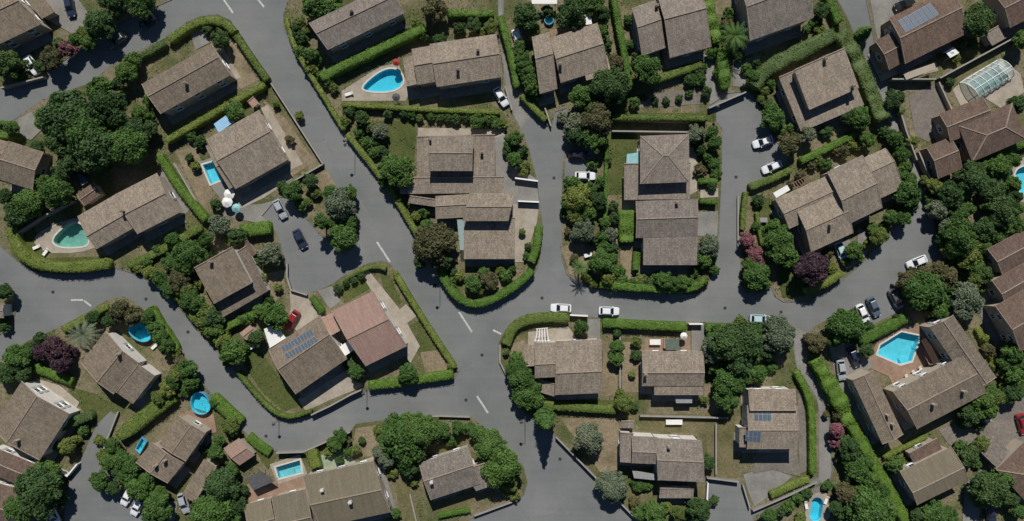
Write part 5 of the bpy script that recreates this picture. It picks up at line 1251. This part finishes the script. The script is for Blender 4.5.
for q in [([(271, 83), (323, 164)], 1.1), ([(323, 164), (290, 183)], 1.1), ([(13, 236), (40, 218), (72, 201)], 1.8), ([(892, 79), (936, 79)], 1.9), ([(940, 78), (1010, 40), (1040, 24)], 1.9),
          ([(556, 437), (599, 481), (640, 523)], 1.2), ([(919, 152), (932, 182), (945, 215), (958, 250)], 1.9), ([(287, 264), (287, 277), (291, 290), (307, 295)], 0.9),
          ([(361, 390), (350, 395), (330, 406), (311, 415)], 1.6), ([(388, 420), (440, 416), (470, 417)], 0.9), ([(410, 494), (418, 528)], 1.0), ([(640, 416), (728, 418)], 1.2),
          ([(716, 424), (716, 474)], 1.0), ([(753, 511), (790, 495), (817, 482)], 1.2), ([(743, 485), (750, 508)], 1.0), ([(0, 88), (43, 77)], 1.4), ([(174, 163), (208, 222)], 0.9, 'stucco_cream'),
          ([(570, 315), (588, 316)], 1.6, 'stucco_white'), ([(689, 324), (703, 324)], 1.6, 'stucco_white'), ([(708, 483), (707, 500)], 1.5, 'stucco_white'), ([(515, 178), (538, 181)], 1.5, 'stucco_white'),
          ([(518, 201), (539, 202)], 1.5, 'stucco_white'), ([(276, 453), (303, 452), (330, 440), (350, 432)], 1.8), ([(939, 82), (952, 110)], 1.3, 'stucco_cream'), ([(612, 131), (688, 132)], 1.5),
          ([(33, 464), (48, 466), (67, 476), (77, 464)], 1.6, 'stucco_white'), ([(474, 516), (512, 502)], 0.9), ([(500, 345), (500, 362), (513, 389), (521, 407)], 0.7), ([(900, 420), (884, 448)], 1.2),
          ([(709, 108), (746, 92)], 1.4, 'stucco_cream'), ([(897, 99), (906, 130), (917, 160)], 1.5), ([(505, 86), (512, 110)], 0.8), ([(707, 478), (739, 482)], 1.3), ([(118, 412), (107, 440), (99, 462)], 0.8),
          ([(605, 120), (689, 122)], 1.2), ([(1000, 350), (1024, 336), (1040, 328)], 1.0), ([(545, 108), (551, 126)], 1.0), ([(620, 332), (620, 394)], 1.0), ([(738, 196), (738, 250)], 0.6)]: wall(*q)

# ------------------------------------------------------------ cars
def car_parts():
    out = {}
    xs = [-2.10, -2.02, -1.6, -0.8, 0.2, 1.0, 1.7, 2.02, 2.12]
    hw = [0.62, 0.76, 0.84, 0.865, 0.865, 0.855, 0.80, 0.70, 0.50]
    zt = [0.66, 0.90, 0.95, 0.95, 0.94, 0.90, 0.78, 0.66, 0.56]
    mb = MB(); rings = []
    for x, w, z in zip(xs, hw, zt):
        rings.append([Vector((x, s * w * a, b)) for s, a, b in ((-1, .9, .24), (-1, 1.0, .42), (-1, 1.0, .42 + (z - .42) * .6), (-1, .92, z), (-1, .5, z + .03), (1, .5, z + .03), (1, .92, z), (1, 1.0, .42 + (z - .42) * .6), (1, 1.0, .42), (1, .9, .24))])
    for a, b in zip(rings[:-1], rings[1:]): mb.solid(a, b, 0, False, False)
    mb.face(rings[0]); mb.face(rings[-1][::-1])
    base = [(-1.78, -.74), (0.95, -.74), (0.95, .74), (-1.78, .74)]; top = [(-1.35, -.58), (0.18, -.58), (0.18, .58), (-1.35, .58)]
    mb.solid([Vector((x, y, .93)) for x, y in base], [Vector((x, y, 1.42)) for x, y in top], 0, False, True)
    out['body'] = (mb, ['paint'])
    def pane(q, off):
        m = MB(); c = sum(q, Vector()) / 4; n = (q[1] - q[0]).cross(q[3] - q[0]).normalized()
        if n.dot(off) < 0: n = -n; q = q[::-1]
        ins = [p.lerp(c, .1) + n * .012 for p in q]; m.face(ins); return m
    b = [Vector((x, y, .93)) for x, y in base]; t = [Vector((x, y, 1.42)) for x, y in top]
    out['windshield'] = (pane([b[1], b[2], t[2], t[1]], Vector((1, 0, .5))), ['car_glass'])
    out['rear_window'] = (pane([b[3], b[0], t[0], t[3]], Vector((-1, 0, .5))), ['car_glass'])
    out['side_window'] = (pane([b[0], b[1], t[1], t[0]], Vector((0, -1, .3))), ['car_glass'])
    out['side_window.b'] = (pane([b[2], b[3], t[3], t[2]], Vector((0, 1, .3))), ['car_glass'])
    m = MB(); c = [Vector((x * .97 - .01, y * .9, 1.425)) for x, y in top]; m.solid(c, [q.lerp(Vector((-.58, 0, 1.425)), .12) + Vector((0, 0, .045)) for q in c]); out['roof_panel'] = (m, ['paint'])
    for k, (s, nm) in enumerate(((1, 'headlight'), (-1, 'headlight.b'))):
        m = MB(); m.box((1.93, s * .53, .56), (.12, -s * .06, 0), (0.02, .15, 0), .13); out[nm] = (m, ['clear_lens'])
        m = MB(); m.box((-2.05, s * .6, .62), (.05, 0, 0), (0, .13, 0), .2); out['taillight' + ('' if k == 0 else '.b')] = (m, ['red_lens'])
        m = MB(); m.box((.72, s * .92, .93), (.07, 0, 0), (0, .11, 0), .13); out['mirror' + ('' if k == 0 else '.b')] = (m, ['paint'])
    return out
CARP = {}
for k, (mb, mts) in car_parts().items():
    o = mb.build(k, ['paint_white' if q == 'paint' else q for q in mts]); CARP[k] = (o.data, mts); bpy.data.objects.remove(o)
_m = MB(); _m.tube([(0, -.1, 0), (0, .1, 0)], [.31, .31], 16); _o = _m.build('wheel', 'tyre'); WH = _o.data; bpy.data.objects.remove(_o)
_m = MB(); _m.tube([(0, -.112, 0), (0, .112, 0)], [.19, .19], 12); _o = _m.build('rim', 'rim'); RIM = _o.data; bpy.data.objects.remove(_o)
def car(x, y, dx, dy, colr, label, z0=0.0, k=1.08):
    b = W(x, y, .8); b.z = z0
    t = thing('parked_car', label, 'car', b, math.atan2(-dy, dx), 'parked cars')
    t.scale = (k, k, k)
    for nm, (me, mts) in CARP.items():
        o = link(nm.split('.')[0], me, t)
        if mts[0] == 'paint': o.material_slots[0].link = 'OBJECT'; o.material_slots[0].material = MATS['paint_' + colr]
    for wx in (-1.28, 1.3):
        for s in (-1, 1):
            w = link('wheel', WH, t, (wx, s * .76, .31)); link('rim', RIM, w, (0, 0, 0))
G_ = KERB + 0.05
CARS = [
 (32, 65, .6, 1, 'white', 'white car parked under the pink-flowered shrub at top left', G_), (117, 40, -1, .75, 'grey', 'grey car in tree shade on the upper left road, lower of two'), (148, 21, -1, .65, 'navy', 'dark car in tree shade on the upper left road, upper of two'),
 (280, 209, .5, 1, 'silver', 'silver car with white roof entering the asphalt court'), (300, 239, .52, 1, 'navy', 'dark blue car in the middle of the asphalt court'), (292, 320, -.62, 1, 'red', 'red car parked beside the solar roof', G_ + .02),
 (501, 97, .6, 1, 'white', 'white car parked on the driveway of the teardrop-pool house', G_), (518, 39, .35, 1, 'white', 'white car on the lane half under trees near top centre', 0.02),
 (579, 155, 1, .08, 'black', 'dark car parked above the white one in the small bay', G_ + .03), (585, 176, 1, .02, 'white', 'white car parked under trees in the small bay', G_ + .03),
 (763, 142, -1, .32, 'white', 'white car at the top of the right cul-de-sac, upper of two'), (772, 167, -1, .42, 'white', 'white car at the top of the right cul-de-sac, lower of two'),
 (841, 252, .4, 1, 'pale_blue', 'pale blue car on the drive of the four-gable house', G_ + .03), (917, 262, -1, .42, 'white', 'white car alone in the right-hand court'),
 (863, 314, .45, 1, 'white', 'white car parked left of the blue one by the hedge'), (874, 307, .45, 1, 'steel', 'steel blue car parked between white and dark cars'), (896, 299, .5, 1, 'grey', 'dark grey car parked beside the big green tree'),
 (841, 370, .12, 1, 'silver', 'silver car on the drive left of the pentagon-pool villa', G_ + .04), (854, 357, .45, 1, 'navy', 'dark blue car next to the villa pool terrace', G_ + .04),
 (561, 308, -1, -.04, 'white', 'white car on the side road left of the white gate wall'), (609, 311, 1, .03, 'white', 'white car on the side road right of the white gate wall'), (760, 319, 1, .04, 'pale_blue', 'pale turquoise car half under the trees on the side road'),
 (128, 496, -.55, 1, 'white', 'white car in the lower left court, left of two', G_ + .05), (138, 506, -.55, 1, 'white', 'white car in the lower left court, right of two', G_ + .05), (54, 516, .5, 1, 'white', 'white car at the bottom edge beside the lower left wall', G_),
 (904, 4, -1, .45, 'black', 'dark car on the drive at the top right edge', G_ + .02), (990, 513, .3, 1, 'navy', 'dark blue car at the bottom edge under lower right trees', G_ + .02), (80, 175, .6, 1, 'navy', 'dark car in deep shade below the big left trees', G_),
 (1022, 424, .3, 1, 'red', 'red car at the right edge by the gravel terrace', G_ + .03), (70, 7, .2, 1, 'navy', 'dark blue car on the drive at the top left edge', G_ + .03), (184, 503, .3, 1, 'silver', 'silver car between two roofs at lower left', G_),
]
for a in CARS: car(*a)

# ------------------------------------------------------------ street lamps and manhole covers
def lamp(x, y, h, ax, label, ground=0.0):
    t = thing('street_lamp', label, 'lamp', (W(x, y).x, W(x, y).y, ground), 0, 'street lamps')
    m = MB(); m.tube([(0, 0, 0), (0, 0, .5)], [.11, .09], 10); m.build('base', 'metal_dark', t)
    m = MB(); m.tube([(0, 0, .5), (0, 0, h * .6), (0, 0, h)], [.07, .055, .045], 10); m.build('pole', 'metal_dark', t)
    m = MB(); m.tube([(0, 0, h - .05), (ax * .5, 0, h + .12), (ax, 0, h + .15)], [.04, .035, .03], 8); m.build('arm', 'metal_dark', t)
    m = MB(); m.tube([(ax, 0, h + .12), (ax, 0, h + .24), (ax, 0, h + .34)], [.36, .3, .08], 12); m.build('lamp_head', 'metal_dark', t)
lamp(440, 275, 7.2, -.6, 'dark street lamp on the right kerb of the main road near the junction', KERB)
lamp(355, 146, 6.4, -.7, 'dark street lamp on the right kerb of the upper main road', KERB)
lamp(279, 420, 3.6, 0.1, 'short dark street lamp at the left road bend', KERB)
lamp(367, 390, 4.0, 0.1, 'short dark street lamp by the hedge above the left road', KERB)
lamp(525, 415, 6.4, -.9, 'dark street lamp near the cypress on the main road', KERB)
lamp(713, 110, 3.2, 0.1, 'short dark street lamp at the head of the right cul-de-sac', KERB)
_m = MB(); _m.tube([(0, 0, 0), (0, 0, .018)], [.36, .36], 20); _o = _m.build('frame', 'metal_dark'); FR = _o.data; bpy.data.objects.remove(_o)
_m = MB(); _m.tube([(0, 0, .018), (0, 0, .024)], [.30, .30], 20)
for a in range(4): _m.box((0, -.2 + .13 * a, .024), (.2, 0, 0), (0, .02, 0), .008)
_o = _m.build('cover', 'iron'); CV = _o.data; bpy.data.objects.remove(_o)
for x, y, lb in [(482, 355, 'in the middle of the junction'), (435, 285, 'on the main road above the junction'), (466, 400, 'on the left road mouth'), (53, 292, 'on the left road above the plum shrubs'), (146, 299, 'at the left road bend above the oval pool'),
                 (188, 332, 'on the left road beside the hedge'), (266, 436, 'at the lower left road bend'), (554, 178, 'on the left cul-de-sac'), (736, 177, 'on the right cul-de-sac'), (542, 298, 'on the side road near the junction'), (725, 308, 'on the side road below the right cul-de-sac'), (781, 312, 'on the side road near the right court'),
                 (560, 459, 'on the main road below the cypress'), (345, 145, 'on the upper main road')]:
    t = thing('manhole_cover', 'round dark manhole cover ' + lb, 'manhole', W(x, y, 0.004), 0, 'manhole covers')
    link('frame', FR, t); link('lid', CV, t)

# ------------------------------------------------------------ canopies, pergolas and garden furniture
def canopy(name, label, cat, quad, h, mat, slats=0, postm='white_paint', ground=KERB):
    c = (sum(q[0] for q in quad) / 4, sum(q[1] for q in quad) / 4)
    org = W(*c, h); org.z = ground
    t = thing(name, label, cat, org)
    P = [W(x, y, h) - W(*c, h) for x, y in quad]
    P = [Vector((p.x, p.y, h)) for p in P]
    if sum(P[i].x * P[(i + 1) % 4].y - P[i].y * P[(i + 1) % 4].x for i in range(4)) < 0: P = P[::-1]
    if slats:
        a, b, c_, d = P
        for e, f in ((a, b), (d, c_)):
            m = MB(); m.tube([e, f], [.08, .08], 4); m.build('beam', mat, t)
        for i in range(slats):
            q = (i + .5) / slats; s, e = a.lerp(b, q), d.lerp(c_, q); dr = (e - s).normalized(); n = Vector((-dr.y, dr.x, 0))
            m = MB(); m.box((s + e) / 2 + Vector((0, 0, .08)), dr * (e - s).length * .52, n * .09, .1); m.build('slat', mat, t)
    else:
        m = MB(); m.solid([p - Vector((0, 0, .08)) for p in P], P); m.build('cover', mat, t)
    for p in P:
        q = p * .92; m = MB(); m.tube([(q.x, q.y, -.02), (q.x, q.y, h - .06)], [.05, .05], 6); m.build('post', postm, t)
C_ = canopy
C_('canopy', 'light blue tarpaulin stretched beside the upper left house', 'canopy', [(214, 124), (228, 114), (234, 122), (219, 133)], 2.2, 'tarp_blue')
C_('canopy', 'white flat canopy left of the red car', 'canopy', [(264, 329), (276, 324), (286, 338), (270, 348)], 2.5, 'cloth_white')
C_('canopy', 'small white canopy between the brown and pink wings', 'canopy', [(339, 347), (348, 341), (354, 350), (345, 356)], 2.6, 'cloth_white')
C_('canopy', 'dark grey shade sail left of the rectangular turquoise pool', 'canopy', [(246, 478), (262, 471), (275, 481), (254, 490)], 2.4, 'cloth_grey', 0, 'metal_grey')
C_('canopy', 'pale turquoise canopy beside the stacked tan house', 'canopy', [(627, 154), (643, 152), (643, 163), (626, 164)], 3.1, 'tarp_turquoise')
C_('veranda', 'pale glass veranda between the big russet tree and the central house', 'veranda', [(457, 219), (465, 220), (466, 250), (460, 250)], 2.6, 'glazing')
C_('pergola', 'white pergola above the terrace of the tan junction house', 'pergola', [(536, 329), (548, 328), (550, 341), (534, 341)], 2.5, 'white_paint', 5)
C_('pergola', 'dark wooden pergola on the right side of the five-sided pool', 'pergola', [(921, 341), (926, 338), (938, 361), (933, 364)], 2.4, 'wood_dark', 10, 'wood_dark')
C_('canopy', 'pale flat canopy at the upper left corner of the four-gable house', 'canopy', [(773, 193), (787, 185), (790, 190), (776, 198)], 2.7, 'cloth_white')
C_('pergola', 'brown slatted pergola above the four-gable house', 'pergola', [(791, 184), (809, 175), (812, 180), (795, 189)], 2.5, 'roof_pink', 7, 'wood')
C_('canopy', 'grey-green canopy beside the terracotta terrace with the white table', 'canopy', [(665, 339), (679, 339), (679, 350), (666, 350)], 2.5, 'tarp_green')
C_('canopy', 'grey awning over the terrace below the bright-wall house', 'canopy', [(632, 470), (655, 474), (655, 480), (634, 478)], 2.5, 'metal_grey')
C_('canopy', 'pale blue-grey awning below the tan house with the white table', 'canopy', [(675, 396), (692, 396), (692, 403), (676, 403)], 2.3, 'metal_grey')
C_('canopy', 'white awning at the top edge left of the tiny round pool', 'canopy', [(531, -3), (557, -3), (557, 4), (532, 4)], 2.6, 'cloth_white')
C_('canopy', 'small white canopy right of the terrace near top centre', 'canopy', [(584, 15), (590, 14), (592, 24), (586, 25)], 2.3, 'cloth_white')
C_('canopy', 'cream awning row behind the pale-panel house', 'canopy', [(903, 74), (934, 63), (936, 69), (906, 80)], 2.2, 'stucco_cream')
C_('canopy', 'pale grey canopy in the garden right of the pale-panel house', 'canopy', [(945, 52), (953, 47), (959, 53), (950, 58)], 2.2, 'cloth_white')
def parasol(x, y, r, mat, label):
    b = W(x, y, 2.2); b.z = KERB
    t = thing('parasol', label, 'parasol', b)
    m = MB(); m.tube([(0, 0, 0), (0, 0, 2.45)], [.03, .025], 8); m.build('pole', 'metal_grey', t)
    m = MB(); m.tube([(0, 0, 0), (0, 0, .08)], [.28, .26], 12); m.build('base', 'metal_dark', t)
    m = MB(); n = 8
    for i in range(n):
        a, c = 2 * math.pi * i / n, 2 * math.pi * (i + 1) / n
        p, q = Vector((r * math.cos(a), r * math.sin(a), 2.0)), Vector((r * math.cos(c), r * math.sin(c), 2.0)); tp = Vector((0, 0, 2.5))
        m.face([p, q, tp]); m.face([p - Vector((0, 0, .15)), q - Vector((0, 0, .15)), q, p])
    m.build('canopy', mat, t)
parasol(229, 194, 1.2, 'cloth_white', 'white parasol on the terrace below the small rectangular pool, upper one')
parasol(227, 202, 1.2, 'cloth_white', 'white parasol on the terrace below the small rectangular pool, lower one')
parasol(236, 208, 1.0, 'tarp_turquoise', 'turquoise parasol at the corner of the small-pool terrace')
parasol(396, 62, 0.8, 'cloth_red', 'dark red parasol at the upper edge of the teardrop pool')
parasol(396, 97, 0.9, 'cloth_grey', 'grey parasol on the lower deck of the teardrop pool')
parasol(684, 336, 0.8, 'cloth_white', 'white parasol beside the concrete drive of the white-table house')
parasol(952, 52, 0.9, 'cloth_white', 'white parasol in the garden right of the pale-panel house')
def table(x, y, l, w, label, mat='cloth_white', rz=0):
    b = W(x, y, .75); b.z = KERB + .06
    t = thing('garden_table', label, 'table', b, rz)
    m = MB(); m.box((0, 0, .7), (l / 2, 0, 0), (0, w / 2, 0), .05); m.build('table_top', mat, t)
    for sx in (-1, 1):
        for sy in (-1, 1):
            m = MB(); m.box((sx * (l / 2 - .1), sy * (w / 2 - .1), -.03), (.035, 0, 0), (0, .035, 0), .73); m.build('leg', mat, t)
table(655, 342, 2.4, 1.2, 'white garden table on the small terracotta terrace')
table(674, 422, 3.6, 1.1, 'long pale garden table above the bright white wall')
table(763, 220, 1.8, 1.0, 'grey garden table on the lawn right of the cul-de-sac', 'metal_grey')
table(588, 255, 1.7, .8, 'white garden table under the trees left of the middle plot', 'cloth_white', .3)
table(252, 347, 1.2, .8, 'small white table beside the pink-roofed garden shed', 'cloth_white', .5)
table(988, 419, 1.6, .9, 'pale table on the gravel terrace at lower right', 'cloth_white', .4)
table(507, 232, 1.4, .8, 'dark table on the paved terrace right of the central house', 'metal_dark', 1.57)
def lounger(x, y, rz, label):
    b = W(x, y, .4); b.z = KERB + .09
    t = thing('sun_lounger', label, 'lounger', b, rz, 'sun loungers')
    m = MB(); m.box((-.25, 0, .28), (.65, 0, 0), (0, .32, 0), .08); m.build('seat', 'cloth_white', t)
    m = MB(); m.solid([Vector((.4, -.32, .28)), Vector((.4, .32, .28)), Vector((.98, .32, .6)), Vector((.98, -.32, .6))], [Vector((.36, -.32, .36)), Vector((.36, .32, .36)), Vector((.94, .32, .68)), Vector((.94, -.32, .68))]); m.build('backrest', 'cloth_white', t)
    for lx in (-.8, .35):
        for s in (-1, 1):
            m = MB(); m.box((lx, s * .26, 0), (.03, 0, 0), (0, .03, 0), .3); m.build('leg', 'white_paint', t)
for x, y, rz, lb in [(37, 247, .4, 'white sun lounger on the left end of the curved stone deck'), (46, 252, .9, 'white sun lounger on the lower edge of the curved stone deck'), (349, 94, .3, 'white sun lounger on the left tip of the teardrop deck'),
                     (907, 378, 2.1, 'white sun lounger below the five-sided pool, left of three'), (914, 374, 2.1, 'white sun lounger below the five-sided pool, middle of three'), (921, 370, 2.1, 'white sun lounger below the five-sided pool, right of three'),
                     (826, 500, 1.2, 'white sun lounger right of the capsule-shaped pool'), (806, 505, 1.8, 'white sun lounger left of the capsule-shaped pool'), (155, 346, .7, 'pale sun lounger beside the oval raised pool')]: lounger(x, y, rz, lb)
# glazed vault over the pool at upper right
qa = [(962, 82), (1000, 59), (1014, 77), (979, 100)]
A, B, C, D = (W(x, y, 1.0) for x, y in qa)
org = (A + C) / 2; org.z = KERB
t = thing('pool_enclosure', 'glazed barrel-vault pool cover with white ribs at upper right', 'pool cover', org)
A, B, C, D = (Vector((q.x - org.x, q.y - org.y, 0.1)) for q in (A, B, C, D))
def vault(s, a): return A.lerp(B, s).lerp(D.lerp(C, s), .5 - .5 * math.cos(a)) + Vector((0, 0, 2.1 * math.sin(a)))
NB = 6
for i in range(NB + 1):
    m = MB(); m.tube([vault(i / NB, math.pi * k / 10) for k in range(11)], [.09] * 11, 6); m.build('rib', 'white_paint', t)
for i in range(NB):
    for k in range(5):
        m = MB(); a0, a1 = math.pi * k / 5, math.pi * (k + 1) / 5
        m.face([vault(i / NB, a0), vault((i + 1) / NB, a0), vault((i + 1) / NB, a1), vault(i / NB, a1)]); m.build('pane', 'glazing', t)
for a in (0.02, math.pi / 2, math.pi - .02):
    m = MB(); m.tube([vault(0, a), vault(1, a)], [.08, .08], 6); m.build('rail', 'white_paint', t)

resolve_labels()
